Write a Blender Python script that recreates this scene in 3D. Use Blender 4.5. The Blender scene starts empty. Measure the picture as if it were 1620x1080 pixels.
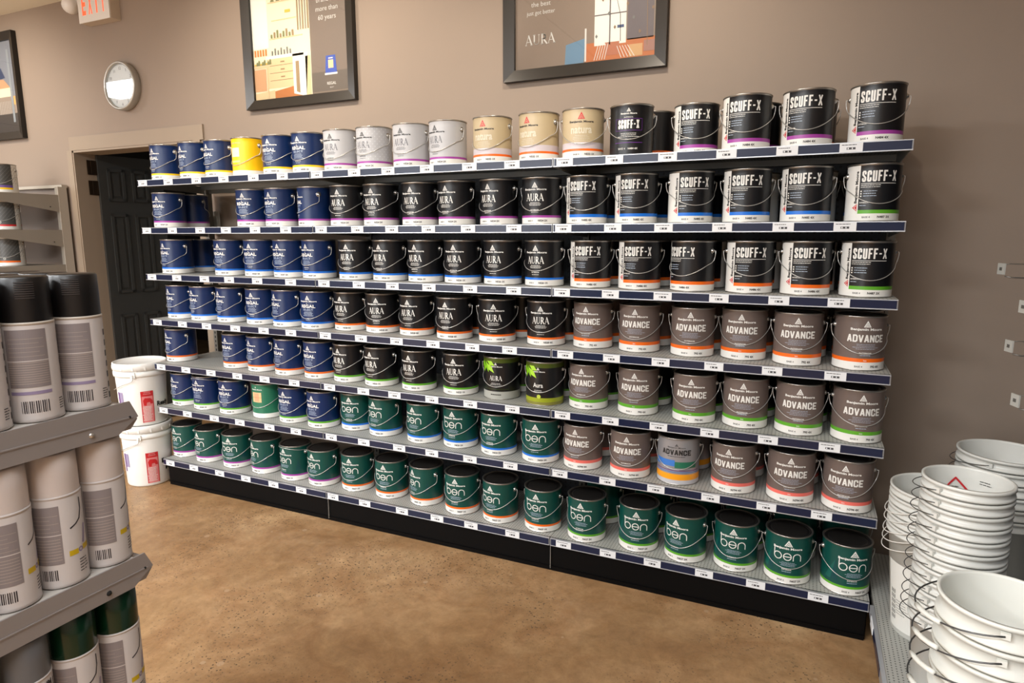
import bpy, math, random
from mathutils import Vector, Matrix
random.seed(7)
C = bpy.context.scene.collection
PI = math.pi
def rad(d): return d * PI / 180
# ------------------------------------------------------------------ materials
MATS = {}
def srgb(c):
    return tuple((x / 12.92 if x <= 0.04045 else ((x + 0.055) / 1.055) ** 2.4) for x in [v / 255 for v in c])
def mat(name, rgb, rough=0.5, metal=0.0, coat=0.0, emit=0.0, vary=0.0, vscale=40, bump=0.0, spec=0.5):
    if name in MATS: return MATS[name]
    m = bpy.data.materials.new(name); m.use_nodes = True
    nt = m.node_tree; b = nt.nodes['Principled BSDF']
    col = (*srgb(rgb), 1)
    b.inputs['Base Color'].default_value = col
    b.inputs['Roughness'].default_value = rough
    b.inputs['Metallic'].default_value = metal
    b.inputs['Coat Weight'].default_value = coat
    b.inputs['Coat Roughness'].default_value = 0.12
    b.inputs['Specular IOR Level'].default_value = spec
    if emit:
        b.inputs['Emission Color'].default_value = col
        b.inputs['Emission Strength'].default_value = emit
    if vary or bump:
        tc = nt.nodes.new('ShaderNodeTexCoord'); n = nt.nodes.new('ShaderNodeTexNoise')
        n.inputs['Scale'].default_value = vscale; n.inputs['Detail'].default_value = 4
        nt.links.new(tc.outputs['Object'], n.inputs['Vector'])
        if vary:
            mx = nt.nodes.new('ShaderNodeMix'); mx.data_type = 'RGBA'
            mx.inputs['A'].default_value = tuple(v * (1 - vary) for v in col[:3]) + (1,)
            mx.inputs['B'].default_value = tuple(min(1, v * (1 + vary)) for v in col[:3]) + (1,)
            nt.links.new(n.outputs['Fac'], mx.inputs['Factor']); nt.links.new(mx.outputs['Result'], b.inputs['Base Color'])
        if bump:
            bp = nt.nodes.new('ShaderNodeBump'); bp.inputs['Strength'].default_value = bump; bp.inputs['Distance'].default_value = 0.002
            nt.links.new(n.outputs['Fac'], bp.inputs['Height']); nt.links.new(bp.outputs['Normal'], b.inputs['Normal'])
    MATS[name] = m
    return m
def hole_mat(name, rgb, hole_rgb, pitch, r, axes=(0, 1), rough=0.5, metal=0.0):
    """sheet metal or board with a square grid of round holes"""
    m = mat(name, rgb, rough, metal)
    nt = m.node_tree; b = nt.nodes['Principled BSDF']
    tc = nt.nodes.new('ShaderNodeTexCoord'); sp = nt.nodes.new('ShaderNodeSeparateXYZ')
    nt.links.new(tc.outputs['Object'], sp.inputs[0])
    sq = []
    for a in axes:
        d = nt.nodes.new('ShaderNodeMath'); d.operation = 'DIVIDE'; d.inputs[1].default_value = pitch
        nt.links.new(sp.outputs[a], d.inputs[0])
        f = nt.nodes.new('ShaderNodeMath'); f.operation = 'FRACT'; nt.links.new(d.outputs[0], f.inputs[0])
        s = nt.nodes.new('ShaderNodeMath'); s.operation = 'SUBTRACT'; s.inputs[1].default_value = 0.5; nt.links.new(f.outputs[0], s.inputs[0])
        q = nt.nodes.new('ShaderNodeMath'); q.operation = 'MULTIPLY'; nt.links.new(s.outputs[0], q.inputs[0]); nt.links.new(s.outputs[0], q.inputs[1])
        sq.append(q)
    ad = nt.nodes.new('ShaderNodeMath'); ad.operation = 'ADD'; nt.links.new(sq[0].outputs[0], ad.inputs[0]); nt.links.new(sq[1].outputs[0], ad.inputs[1])
    lt = nt.nodes.new('ShaderNodeMath'); lt.operation = 'LESS_THAN'; lt.inputs[1].default_value = (r / pitch) ** 2; nt.links.new(ad.outputs[0], lt.inputs[0])
    mx = nt.nodes.new('ShaderNodeMix'); mx.data_type = 'RGBA'
    mx.inputs['A'].default_value = (*srgb(rgb), 1); mx.inputs['B'].default_value = (*srgb(hole_rgb), 1)
    nt.links.new(lt.outputs[0], mx.inputs['Factor']); nt.links.new(mx.outputs['Result'], b.inputs['Base Color'])
    return m
def glass_mat():
    if 'clear_glass' in MATS: return MATS['clear_glass']
    m = bpy.data.materials.new('clear_glass'); m.use_nodes = True; nt = m.node_tree
    nt.nodes.clear()
    o = nt.nodes.new('ShaderNodeOutputMaterial'); t = nt.nodes.new('ShaderNodeBsdfTransparent'); g = nt.nodes.new('ShaderNodeBsdfGlossy')
    g.inputs['Roughness'].default_value = 0.02
    f = nt.nodes.new('ShaderNodeFresnel'); f.inputs['IOR'].default_value = 1.5
    x = nt.nodes.new('ShaderNodeMixShader')
    nt.links.new(f.outputs[0], x.inputs[0]); nt.links.new(t.outputs[0], x.inputs[1]); nt.links.new(g.outputs[0], x.inputs[2]); nt.links.new(x.outputs[0], o.inputs[0])
    MATS['clear_glass'] = m
    return m
# ------------------------------------------------------------------ mesh building
class MB:
    """collects faces with a material each; build() links them as one mesh object"""
    def __init__(s): s.v = []; s.f = []; s.m = []; s.mats = []; s.sm = []
    def mi(s, m):
        if m not in s.mats: s.mats.append(m)
        return s.mats.index(m)
    def add(s, vs, fs, m, smooth=False):
        o = len(s.v); s.v += [tuple(v) for v in vs]; k = s.mi(m)
        for f in fs: s.f.append(tuple(i + o for i in f)); s.m.append(k); s.sm.append(smooth)
        return s
    def box(s, x0, x1, y0, y1, z0, z1, m, M=None):
        vs = [Vector((x, y, z)) for z in (z0, z1) for y in (y0, y1) for x in (x0, x1)]
        if M is not None: vs = [M @ v for v in vs]
        return s.add(vs, [(0, 2, 3, 1), (4, 5, 7, 6), (0, 1, 5, 4), (2, 6, 7, 3), (0, 4, 6, 2), (1, 3, 7, 5)], m)
    def lathe(s, prof, m, n=40, c=(0, 0), a0=0, smooth=True, mf=None, close=True):
        """prof: list of (r, z); mf(angle, z) picks the material of a face"""
        vs = []; N = n
        for r, z in prof:
            for i in range(N):
                a = a0 + 2 * PI * i / N; vs.append((c[0] + r * math.cos(a), c[1] + r * math.sin(a), z))
        for j in range(len(prof) - 1):
            for i in range(N):
                f = (j * N + i, j * N + (i + 1) % N, (j + 1) * N + (i + 1) % N, (j + 1) * N + i)
                s.add([], [], m)
                s.f.append(tuple(q + len(s.v) for q in f)); s.sm.append(smooth)
                s.m.append(s.mi(mf(a0 + 2 * PI * (i + .5) / N, (prof[j][1] + prof[j + 1][1]) / 2) if mf else m))
        s.v += vs
        return s
    def disc(s, r, z, m, n=40, c=(0, 0), up=True):
        vs = [(c[0] + r * math.cos(2 * PI * i / n), c[1] + r * math.sin(2 * PI * i / n), z) for i in range(n)]
        return s.add(vs, [tuple(range(n)) if up else tuple(reversed(range(n)))], m)
    def tube(s, pts, r, m, n=6, smooth=True):
        pts = [Vector(p) for p in pts]; vs = []; fs = []
        up = Vector((0, 0, 1)); prev = None
        for i, p in enumerate(pts):
            t = (pts[min(i + 1, len(pts) - 1)] - pts[max(i - 1, 0)]).normalized()
            if prev is None:
                a = t.cross(up if abs(t.z) < .9 else Vector((1, 0, 0))).normalized()
            else:
                a = (prev - t * prev.dot(t)).normalized()
            prev = a; b = t.cross(a)
            for k in range(n):
                w = 2 * PI * k / n; vs.append(p + (a * math.cos(w) + b * math.sin(w)) * r)
        for i in range(len(pts) - 1):
            for k in range(n):
                fs.append((i * n + k, i * n + (k + 1) % n, (i + 1) * n + (k + 1) % n, (i + 1) * n + k))
        fs.append(tuple(reversed(range(n)))); fs.append(tuple((len(pts) - 1) * n + k for k in range(n)))
        return s.add(vs, fs, m, smooth)
    def prism(s, poly, axis, a, b, m, M=None):
        """poly in the plane across axis ('x': (y,z); 'y': (x,z); 'z': (x,y)), extruded from a to b"""
        n = len(poly)
        def P(q, t): return {'x': (t, q[0], q[1]), 'y': (q[0], t, q[1]), 'z': (q[0], q[1], t)}[axis]
        vs = [Vector(P(q, a)) for q in poly] + [Vector(P(q, b)) for q in poly]
        if M is not None: vs = [M @ v for v in vs]
        fs = [tuple(range(n)), tuple(reversed(range(n, 2 * n)))] + [(i, i + n, (i + 1) % n + n, (i + 1) % n) for i in range(n)]
        return s.add(vs, fs, m)
    def sphere(s, c, r, m, n=12, k=7, z0=-1, sq=(1, 1, 1)):
        prof = [(r * math.cos(t), r * math.sin(t)) for t in [z0 * PI / 2 + (PI / 2 - z0 * PI / 2) * j / k for j in range(k + 1)]]
        vs = []; fs = []
        for q, z in prof:
            for i in range(n):
                a = 2 * PI * i / n; vs.append((c[0] + sq[0] * q * math.cos(a), c[1] + sq[1] * q * math.sin(a), c[2] + sq[2] * z))
        for j in range(k):
            for i in range(n): fs.append((j * n + i, j * n + (i + 1) % n, (j + 1) * n + (i + 1) % n, (j + 1) * n + i))
        return s.add(vs, fs, m, True)
    def mesh(s, name):
        me = bpy.data.meshes.new(name); me.from_pydata(s.v, [], s.f)
        for m in s.mats: me.materials.append(m)
        me.polygons.foreach_set('material_index', s.m); me.polygons.foreach_set('use_smooth', s.sm)
        me.update()
        return me
    def build(s, name, parent=None, loc=(0, 0, 0), rz=0, fix=True):
        me = s.mesh(name)
        if fix:
            import bmesh
            bm = bmesh.new(); bm.from_mesh(me); bmesh.ops.recalc_face_normals(bm, faces=bm.faces); bm.to_mesh(me); bm.free()
        return link(name, me, parent, loc, rz)
def link(name, me, parent=None, loc=(0, 0, 0), rz=0):
    o = bpy.data.objects.new(name, me); C.objects.link(o)
    o.location = loc; o.rotation_euler = (0, 0, rz)
    if parent is not None: o.parent = parent
    return o
def thing(name, label, cat, loc=(0, 0, 0), rz=0, group=None):
    o = link(name, None, None, loc, rz)
    return tag(o, label, cat, group)
def tag(o, label, cat, group=None):
    o['label'] = label; o['category'] = cat
    if group: o['group'] = group
    return o
def struct(o): o['kind'] = 'structure'; return o
# ------------------------------------------------------------------ flat lettering and shapes, in (s, z) metres
TXT = {}
def text_geo(s, bold=0.0):
    key = (s, bold)
    if key in TXT: return TXT[key]
    cu = bpy.data.curves.new('lettering', 'FONT'); cu.body = s; cu.size = 1; cu.resolution_u = 2; cu.offset = bold
    ob = bpy.data.objects.new('lettering', cu); C.objects.link(ob)
    me = ob.to_mesh()
    vs = [(v.co.x, v.co.y) for v in me.vertices]; fs = [tuple(p.vertices) for p in me.polygons]
    ob.to_mesh_clear(); bpy.data.objects.remove(ob); bpy.data.curves.remove(cu)
    x0 = min(v[0] for v in vs); x1 = max(v[0] for v in vs); y0 = min(v[1] for v in vs); y1 = max(v[1] for v in vs)
    TXT[key] = (vs, fs, x0, x1, y0, y1)
    return TXT[key]
BLOCK = {
 'S': [[(1, .75), (1, .9), (.8, 1), (.2, 1), (0, .9), (0, .66), (1, .34), (1, .1), (.8, 0), (.2, 0), (0, .1), (0, .25)]],
 'C': [[(1, .7), (1, .9), (.8, 1), (.2, 1), (0, .9), (0, .1), (.2, 0), (.8, 0), (1, .1), (1, .3)]],
 'U': [[(0, 1), (0, .1), (.2, 0), (.8, 0), (1, .1), (1, 1)]],
 'F': [[(0, 0), (0, 1), (1, 1)], [(0, .52), (.8, .52)]],
 '-': [[(0, .5), (1, .5)]],
 'X': [[(0, 0), (1, 1)], [(0, 1), (1, 0)]],
 'A': [[(0, 0), (.42, 1), (.58, 1), (1, 0)], [(.2, .28), (.8, .28)]],
 'D': [[(0, 0), (0, 1), (.7, 1), (1, .85), (1, .15), (.7, 0), (0, 0)]],
 'V': [[(0, 1), (.45, 0), (.55, 0), (1, 1)]],
 'N': [[(0, 0), (0, 1), (1, 0), (1, 1)]],
 'E': [[(1, 1), (0, 1), (0, 0), (1, 0)], [(0, .5), (.8, .5)]],
}
class Art:
    """shapes on a flat sheet (s to the right, z up); wrap() lays them on a cylinder, flat() on a plane"""
    def __init__(s): s.items = []
    def poly(s, pts, m, layer=1): s.items.append((list(pts), [tuple(range(len(pts)))], m, layer))
    def rect(s, s0, s1, z0, z1, m, layer=1, step=0.011):
        n = max(1, int(abs(s1 - s0) / step)); vs = []; fs = []
        for i in range(n + 1):
            x = s0 + (s1 - s0) * i / n; vs += [(x, z0), (x, z1)]
        for i in range(n): fs.append((2 * i, 2 * i + 2, 2 * i + 3, 2 * i + 1))
        s.items.append((vs, fs, m, layer))
    def line(s, a, b, w, m, layer=1, ext=0.35, step=0.011):
        a = Vector(a); b = Vector(b); d = b - a; L = d.length
        if L < 1e-9: return
        d /= L; a = a - d * w * ext; L += 2 * w * ext; nrm = Vector((-d.y, d.x)) * w / 2
        n = max(1, int(L / step)); vs = []; fs = []
        for i in range(n + 1):
            p = a + d * L * i / n; vs += [tuple(p - nrm), tuple(p + nrm)]
        for i in range(n): fs.append((2 * i, 2 * i + 2, 2 * i + 3, 2 * i + 1))
        s.items.append((vs, fs, m, layer))
    def path(s, pts, w, m, layer=1):
        for a, b in zip(pts, pts[1:]): s.line(a, b, w, m, layer)
    def arc(s, cx, cz, rx, rz_, a0, a1, w, m, layer=1, n=16):
        s.path([(cx + rx * math.cos(rad(a0 + (a1 - a0) * i / n)), cz + rz_ * math.sin(rad(a0 + (a1 - a0) * i / n))) for i in range(n + 1)], w, m, layer)
    def text(s, t, cx, z0, h, m, width=None, bold=0.0, layer=1, rot=0, left=False):
        vs, fs, x0, x1, y0, y1 = text_geo(t, bold)
        k = h / 0.72; kx = k
        if width: kx = width / (x1 - x0)
        c, sn = math.cos(rad(rot)), math.sin(rad(rot)); out = []
        for x, y in vs:
            X = (x - (x0 if left else (x0 + x1) / 2)) * kx; Y = y * k
            out.append((cx + X * c - Y * sn, z0 + X * sn + Y * c))
        s.items.append((out, fs, m, layer))
    def block(s, t, cx, z0, h, width, stroke, m, layer=1, gap=0.28):
        ws = [0.8 if ch == '-' else (1.15 if ch == 'X' else 1.0) for ch in t]; tot = sum(ws) + gap * (len(t) - 1); u = width / tot; x = cx - width / 2
        for ch, w in zip(t, ws):
            for st in BLOCK[ch]:
                s.path([(x + stroke / 2 + px * (w * u - stroke), z0 + stroke / 2 + pz * (h - stroke)) for px, pz in st], stroke * (.86 if ch in 'X-' else 1), m, layer)
            x += (w + gap) * u
    def smalls(s, cx, z, width, rows, m, dz=0.006, th=0.0016, left=False, layer=1, seed=1):
        """rows of print too small to read"""
        rnd = random.Random(seed)
        for k in range(rows):
            w = width * rnd.uniform(.65, 1); x = cx if left else cx - w / 2; e = x + w
            while x < e:
                q = rnd.uniform(.004, .010); s.rect(x, min(x + q, e), z - k * dz, z - k * dz + th, m, layer); x += q + .0012
    def triangle(s, cx, z0, w, h, m, inner, layer=1):
        s.poly([(cx - w / 2, z0), (cx + w / 2, z0), (cx, z0 + h)], m, layer)
        for k in (.60, .30):
            for sg in (-1, 1): s.line((cx + sg * w * k / 2, z0 + h * .05), (cx, z0 + h * (k + .05)), w * .045, inner, layer + 1, 0)
    def sliced(s, pitch):
        """cut every (convex) face into strips so that it follows a curved wall"""
        out = []
        for vs, fs, m, layer in s.items:
            V = []; F = []
            for f in fs:
                P = [vs[i] for i in f]; lo = math.floor(min(p[0] for p in P) / pitch); hi = math.ceil(max(p[0] for p in P) / pitch)
                for k in range(lo, max(hi, lo + 1)):
                    Q = P
                    if hi - lo > 1:
                        for a, sg in ((k * pitch, 1), ((k + 1) * pitch, -1)):
                            N = []
                            for i in range(len(Q)):
                                p, q = Q[i], Q[(i + 1) % len(Q)]; dp, dq = sg * (p[0] - a), sg * (q[0] - a)
                                if dp >= 0: N.append(p)
                                if dp * dq < 0: t = dp / (dp - dq); N.append((p[0] + t * (q[0] - p[0]), p[1] + t * (q[1] - p[1])))
                            Q = N
                            if not Q: break
                    if len(Q) >= 3: F.append(tuple(range(len(V), len(V) + len(Q)))); V += Q
            if F: out.append((V, F, m, layer))
        s.items = out
        return s
    def wrap(s, mb, R, off=0.00028, base=0.0):
        s.sliced(R * .085)
        for vs, fs, m, layer in s.items:
            r = R + .0003 * R / .08 + off * layer
            mb.add([(r * math.sin(x / R + base), -r * math.cos(x / R + base), z) for x, z in vs], fs, m)
    def flat(s, mb, F, off=0.0004):
        for vs, fs, m, layer in s.items: mb.add([F(x, z, off * layer) for x, z in vs], fs, m)
# ------------------------------------------------------------------ camera
CAM = (3.381, -2.465, 1.455)
cd = bpy.data.cameras.new('camera'); cam = bpy.data.objects.new('camera', cd); C.objects.link(cam)
cd.sensor_width = 36; cd.lens = 1022.9 / 1620 * 36; cd.clip_start = 0.02; cd.clip_end = 60
r_ = Vector((0.90953325, 0.41562889, -0.00137518)); u_ = Vector((-0.06640949, 0.14859045, 0.98666644)); f_ = Vector((-0.41029142, 0.89731461, -0.16274966))
cam.matrix_world = Matrix(((r_.x, u_.x, -f_.x, CAM[0]), (r_.y, u_.y, -f_.y, CAM[1]), (r_.z, u_.z, -f_.z, CAM[2]), (0, 0, 0, 1)))
bpy.context.scene.camera = cam
vs_ = bpy.context.scene.view_settings
vs_.view_transform = 'Standard'; vs_.look = 'None'; vs_.gamma = 1; vs_.use_curve_mapping = False; vs_.exposure = 0.15
# ------------------------------------------------------------------ colours
NAVY = mat('navy_label', (10, 38, 84), .34); BLK = mat('black_label', (15, 15, 18), .34); TEAL = mat('teal_label', (8, 72, 64), .34)
TAUPE = mat('taupe_label', (106, 92, 86), .36); LGREY = mat('light_grey_label', (186, 186, 188), .4); TAN = mat('tan_label', (190, 172, 138), .4)
WHT = mat('white_print', (232, 230, 224), .4); DRK = mat('dark_print', (40, 38, 38), .5); RED = mat('red_print', (198, 38, 46), .4)
CYAN = mat('pale_blue_print', (190, 205, 225), .4); LEAF = mat('leaf_green_print', (128, 190, 30), .4); OLIVE = mat('olive_print', (70, 84, 20), .4)
PEACH = mat('peach_print', (232, 190, 140), .4); GRN = mat('forest_green_label', (38, 112, 84), .36); YEL = mat('yellow_label', (250, 196, 8), .34)
SILV = mat('silver_label', (158, 156, 158), .3, .3); VIO = mat('violet_print', (96, 40, 130), .4); BLU = mat('blue_print', (60, 120, 200), .4)
STR = {'yellow': mat('yellow_stripe', (252, 206, 10), .36), 'purple': mat('purple_stripe', (160, 62, 156), .36), 'blue': mat('blue_stripe', (22, 112, 214), .36),
       'orange': mat('orange_stripe', (240, 106, 20), .36), 'green': mat('green_stripe', (92, 166, 40), .36), 'pink': mat('pink_stripe', (236, 112, 100), .36), 'red': mat('red_stripe', (210, 40, 44), .36)}
TIN = mat('tinplate', (170, 166, 160), .28, .9); LID = mat('black_lid', (38, 36, 35), .3, .2); WIRE = mat('bail_wire', (196, 194, 190), .3, .6); EAR = mat('ear_metal', (190, 188, 184), .25, .9)
# ------------------------------------------------------------------ paint can
R = 0.0826; H = 0.19
def bm_text(a, m, z=.1365, h=.0075, w=.098): a.text('Benjamin Moore', 0, z, h, m, width=w, bold=.035)
CODE = {'regal': {'yellow': 'N550 1X', 'purple': 'N549 2X', 'blue': 'N547 3X', 'orange': 'N551 1X', 'green': 'N548 1X'},
        'aura': {'purple': 'N524 2X', 'blue': 'N526 1X', 'orange': 'N528 4X', 'green': 'N522 1X'},
        'scuff': {'purple': 'N484 4X', 'blue': 'N485 4X', 'orange': 'N486 4X', 'green': 'N487 3X'},
        'advance': {'orange': '792 4X', 'green': '793 4X', 'pink': 'N794 4X'}, 'ben': {'purple': 'N624 1X', 'blue': 'N626 2X', 'orange': 'N627 1X', 'green': 'N627 2X'}}
def base_print(a, fam, stripe, cx=0.012, m=DRK):
    a.text('BASE 4', cx - .031, .0115, .006, m, bold=.01); a.text(CODE.get(fam, {}).get(stripe, 'N532 1X'), cx + .022, .0115, .0075, m, bold=.03)
def aura_word(a, cx, z, w, h, m):
    u = w / 4.2; x = cx - w / 2; T = h * .15; t = h * .05
    def A(x):
        a.line((x + .04 * u, z), (x + .42 * u, z + h), t, m); a.line((x + .42 * u, z + h), (x + .86 * u, z), T, m); a.line((x + .2 * u, z + h * .33), (x + .62 * u, z + h * .33), t, m)
        a.line((x - .04 * u, z), (x + .16 * u, z), t, m); a.line((x + .7 * u, z), (x + 1.0 * u, z), t, m)
    A(x); x += 1.08 * u
    a.line((x + .14 * u, z + h), (x + .14 * u, z + h * .28), T, m); a.arc(x + .46 * u, z + h * .28, .32 * u, h * .27, 180, 360, t * 1.6, m, n=8); a.line((x + .78 * u, z + h * .28), (x + .78 * u, z + h), t, m)
    a.line((x - .02 * u, z + h), (x + .3 * u, z + h), t, m); a.line((x + .68 * u, z + h), (x + .9 * u, z + h), t, m)
    x += 1.08 * u
    a.line((x + .16 * u, z), (x + .16 * u, z + h), T, m); a.arc(x + .34 * u, z + h * .74, .26 * u, h * .25, -90, 90, T * .85, m, n=8); a.line((x + .16 * u, z + h), (x + .36 * u, z + h), t, m)
    a.line((x + .16 * u, z + h * .5), (x + .36 * u, z + h * .5), t, m); a.line((x + .36 * u, z + h * .5), (x + .8 * u, z), T, m); a.line((x, z), (x + .32 * u, z), t, m)
    x += 1.0 * u; A(x)
def ben_word(a, cx, z, w, xh, m):
    s = xh * .11; r = (xh - s) / 2; d = w / 3 * .5; zc = z + r
    x = cx - w / 3
    a.line((x - r, z + xh * 1.5), (x - r, zc), s, m); a.arc(x, zc, r, r, 0, 360, s, m, n=20)
    x = cx; a.arc(x, zc, r, r, 0, 360, s, m, n=20); a.line((x - r, zc), (x + r, zc), s, m)
    x = cx + w / 3; a.arc(x, zc, r, r, 0, 180, s, m, n=12); a.line((x - r, zc), (x - r, z), s, m); a.line((x + r, zc), (x + r, z), s, m)
def can_art(kind):
    fam, stripe = kind.split('_'); a = Art(); st = STR[stripe]; band = (.027, .036)
    main = {'regal': NAVY, 'aura': BLK, 'greyaura': LGREY, 'greypattern': LGREY, 'tan': TAN, 'scuff': BLK, 'scuffspecial': BLK, 'advance': TAUPE, 'ben': TEAL,
            'solid': YEL if stripe == 'yellow' else GRN, 'leafgrey': BLK, 'leafolive': BLK, 'silver': SILV, 'charcoal': mat('charcoal_label', (74, 74, 72), .4)}[fam]
    base = WHT; mf = None
    if fam == 'regal':
        a.triangle(0, .147, .026, .023, WHT, main); bm_text(a, WHT, .137)
        a.text('REGAL', 0, .1085, .0155, WHT, width=.082, bold=.03); a.triangle(-.004, .1265, .008, .006, WHT, main); a.text('SELECT', 0, .094, .009, CYAN, width=.06)
        a.smalls(0, .086, .06, 4, CYAN); a.text('INTERIOR', 0, .052, .004, WHT, width=.034, bold=.02); a.smalls(0, .045, .04, 1, CYAN); base_print(a, fam, stripe)
    elif fam in ('aura', 'greyaura', 'greypattern'):
        ink = WHT if fam == 'aura' else DRK
        a.triangle(0, .147, .026, .023, ink, main); bm_text(a, ink, .137)
        aura_word(a, 0, .095, .077, .027, ink if fam == 'aura' else mat('grey_print', (110, 110, 116), .4)); a.smalls(0, .086, .06, 3, ink, .005)
        a.text('INTERIOR', 0, .056, .0045, ink, width=.036, bold=.02); a.smalls(0, .048, .045, 1, ink); base_print(a, 'aura', stripe)
        if fam == 'greypattern':
            w = mat('pale_dots', (206, 208, 210), .4)
            for i in range(-8, 22):
                for j in range(13):
                    if (i + j) % 2: a.poly([(i * .0105 + q[0], .045 + j * .011 + q[1]) for q in ((0, .003), (.003, 0), (0, -.003), (-.003, 0))], w)
    elif fam == 'tan':
        a.triangle(0, .147, .028, .027, RED, main); bm_text(a, DRK, .134)
        c = mat('cream_print', (214, 206, 184), .45)
        a.text('natura', 0, .094, .03, c, width=.085, bold=.03); a.smalls(0, .084, .07, 4, c, .006); a.smalls(0, .053, .05, 1, DRK); base_print(a, fam, stripe)
        pale = mat('pale_lilac_band', (206, 196, 200), .4)
        mf = lambda ang, z: pale if .036 < z < .06 else None
    elif fam == 'scuff':
        cx = -.004
        a.block('SCUFF-X', cx, .130, .036, .108, .0054, WHT, gap=.24); a.rect(cx - .056, cx + .054, .1235, .125, WHT)
        a.smalls(cx - .056, .118, .085, 2, WHT, .006, left=True)
        for k in range(3): a.rect(cx - .056, cx - .0515, .097 - k * .008, .1015 - k * .008, WHT)
        a.smalls(cx - .046, .099, .055, 1, CYAN, left=True, seed=3); a.smalls(cx - .046, .091, .05, 1, CYAN, left=True, seed=4); a.smalls(cx - .046, .083, .045, 1, CYAN, left=True, seed=5)
        a.text('INTERIOR', cx - .056, .060, .0045, WHT, bold=.02, left=True); a.smalls(cx - .056, .052, .03, 1, CYAN, left=True)
        a.text('Benjamin Moore', -.0705, .113, .0095, DRK, width=.105, bold=.04, rot=90)
        a.poly([(-.069, .034), (-.069, .058), (-.086, .046)], RED); a.line((-.071, .039), (-.079, .046), .0016, WHT, 2); a.line((-.071, .053), (-.079, .046), .0016, WHT, 2)
        base_print(a, fam, stripe, -.006)
        mf = lambda ang, z: WHT if (z > .004 and rad(-126) < ang < rad(-45)) else None
        band = (.026, .038)
    elif fam == 'scuffspecial':
        a.triangle(0, .160, .016, .014, WHT, main); a.text('Benjamin Moore', 0, .151, .0055, WHT, width=.062, bold=.035); a.text('INTERIOR', 0, .1375, .0045, WHT, width=.034)
        a.block('SCUFF-X', 0, .098, .033, .082, .0056, WHT, gap=.2)
        for q in ((-.052, .052, .091, .0925), (-.052, .052, .1335, .135)): a.rect(*q, VIO)
        a.line((-.052, .092), (-.052, .134), .0013, VIO); a.line((.052, .092), (.052, .134), .0013, VIO)
        a.smalls(0, .080, .085, 3, WHT, .006); a.rect(-.055, .055, .046, .0485, VIO); a.text('BASE 4', -.025, .022, .007, WHT); a.text('N484 4X', .018, .022, .007, WHT, bold=.02)
        base = BLK; band = (.0, .0)
    elif fam == 'advance':
        a.triangle(0, .152, .024, .023, WHT, main); bm_text(a, WHT, .141, .008, .104)
        a.block('ADVANCE', 0, .100, .026, .122, .0048, WHT, gap=.16); a.smalls(0, .092, .085, 4, CYAN, .0055, .001)
        a.text('INTERIOR', 0, .060, .0045, WHT, width=.04, bold=.02); a.smalls(0, .053, .05, 1, CYAN); base_print(a, fam, stripe); band = (.030, .043)
        a.text('Satin', 0, .034, .004, WHT, bold=.02)
    elif fam == 'ben':
        a.triangle(.002, .150, .030, .025, WHT, main); bm_text(a, WHT, .138, .0085, .104)
        ben_word(a, 0, .096, .102, .030, WHT); a.smalls(.004, .086, .065, 4, CYAN, .0045, .0011)
        a.text('INTERIOR', 0, .056, .005, WHT, width=.034, bold=.02); a.smalls(0, .049, .05, 1, CYAN); base_print(a, fam, stripe)
        dk = mat('teal_facets', (4, 66, 68), .34); lt = mat('teal_facets_light', (14, 90, 80), .34)
        a.poly([(-.10, .05), (-.075, .05), (-.06, .13)], lt, .5); a.poly([(-.075, .05), (-.05, .05), (-.06, .13)], dk, .5); a.poly([(.07, .06), (.1, .06), (.085, .12)], dk, .5)
    elif kind == 'solid_yellow':
        a.text('Benjamin Moore', 0, .158, .007, PEACH, width=.07, bold=.03); a.rect(-.032, .026, .094, .138, mat('cream_patch', (240, 214, 190), .4)); a.smalls(-.028, .130, .045, 5, PEACH, .007, left=True)
        a.rect(-.034, .028, .066, .076, mat('pale_patch', (250, 222, 130), .4)); a.smalls(0, .050, .05, 1, PEACH); st = YEL
    elif kind == 'solid_green':
        a.triangle(-.004, .166, .009, .010, WHT, main); a.text('Benjamin Moore', 0, .155, .006, WHT, width=.07, bold=.03); a.rect(-.03, .03, .088, .142, PEACH)
        br = mat('rose_patch', (226, 160, 122), .4); a.rect(-.016, .016, .092, .138, br, 2); a.rect(-.03, .03, .1135, .1155, mat('brown_line', (176, 132, 84), .4), 3)
        a.text('SELECT GREEN', .005, .060, .006, mat('pale_green_print', (120, 176, 140), .4), width=.085); st = GRN
    elif fam in ('leafgrey', 'leafolive'):
        zt = .187
        for k, (dx, dz, L, an) in enumerate(((0, 0, .055, -70), (.006, -.01, .06, -45), (-.008, -.004, .05, -95), (.01, 0, .045, -25), (-.012, .0, .04, -125))):
            x0, z0 = -.055 + dx, .172 + dz; c, s_ = math.cos(rad(an)), math.sin(rad(an))
            a.poly([(x0, z0), (x0 + .5 * L * c - .011 * s_, z0 + .5 * L * s_ + .011 * c), (x0 + L * c, z0 + L * s_), (x0 + .5 * L * c + .011 * s_, z0 + .5 * L * s_ - .011 * c)], LEAF if k % 2 == 0 else mat('bright_leaf_print', (168, 216, 60), .4), 1 + k * .3)
        a.triangle(0, .155, .013, .012, WHT, main); a.text('Benjamin Moore', 0, .146, .0055, WHT, width=.062, bold=.03)
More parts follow.
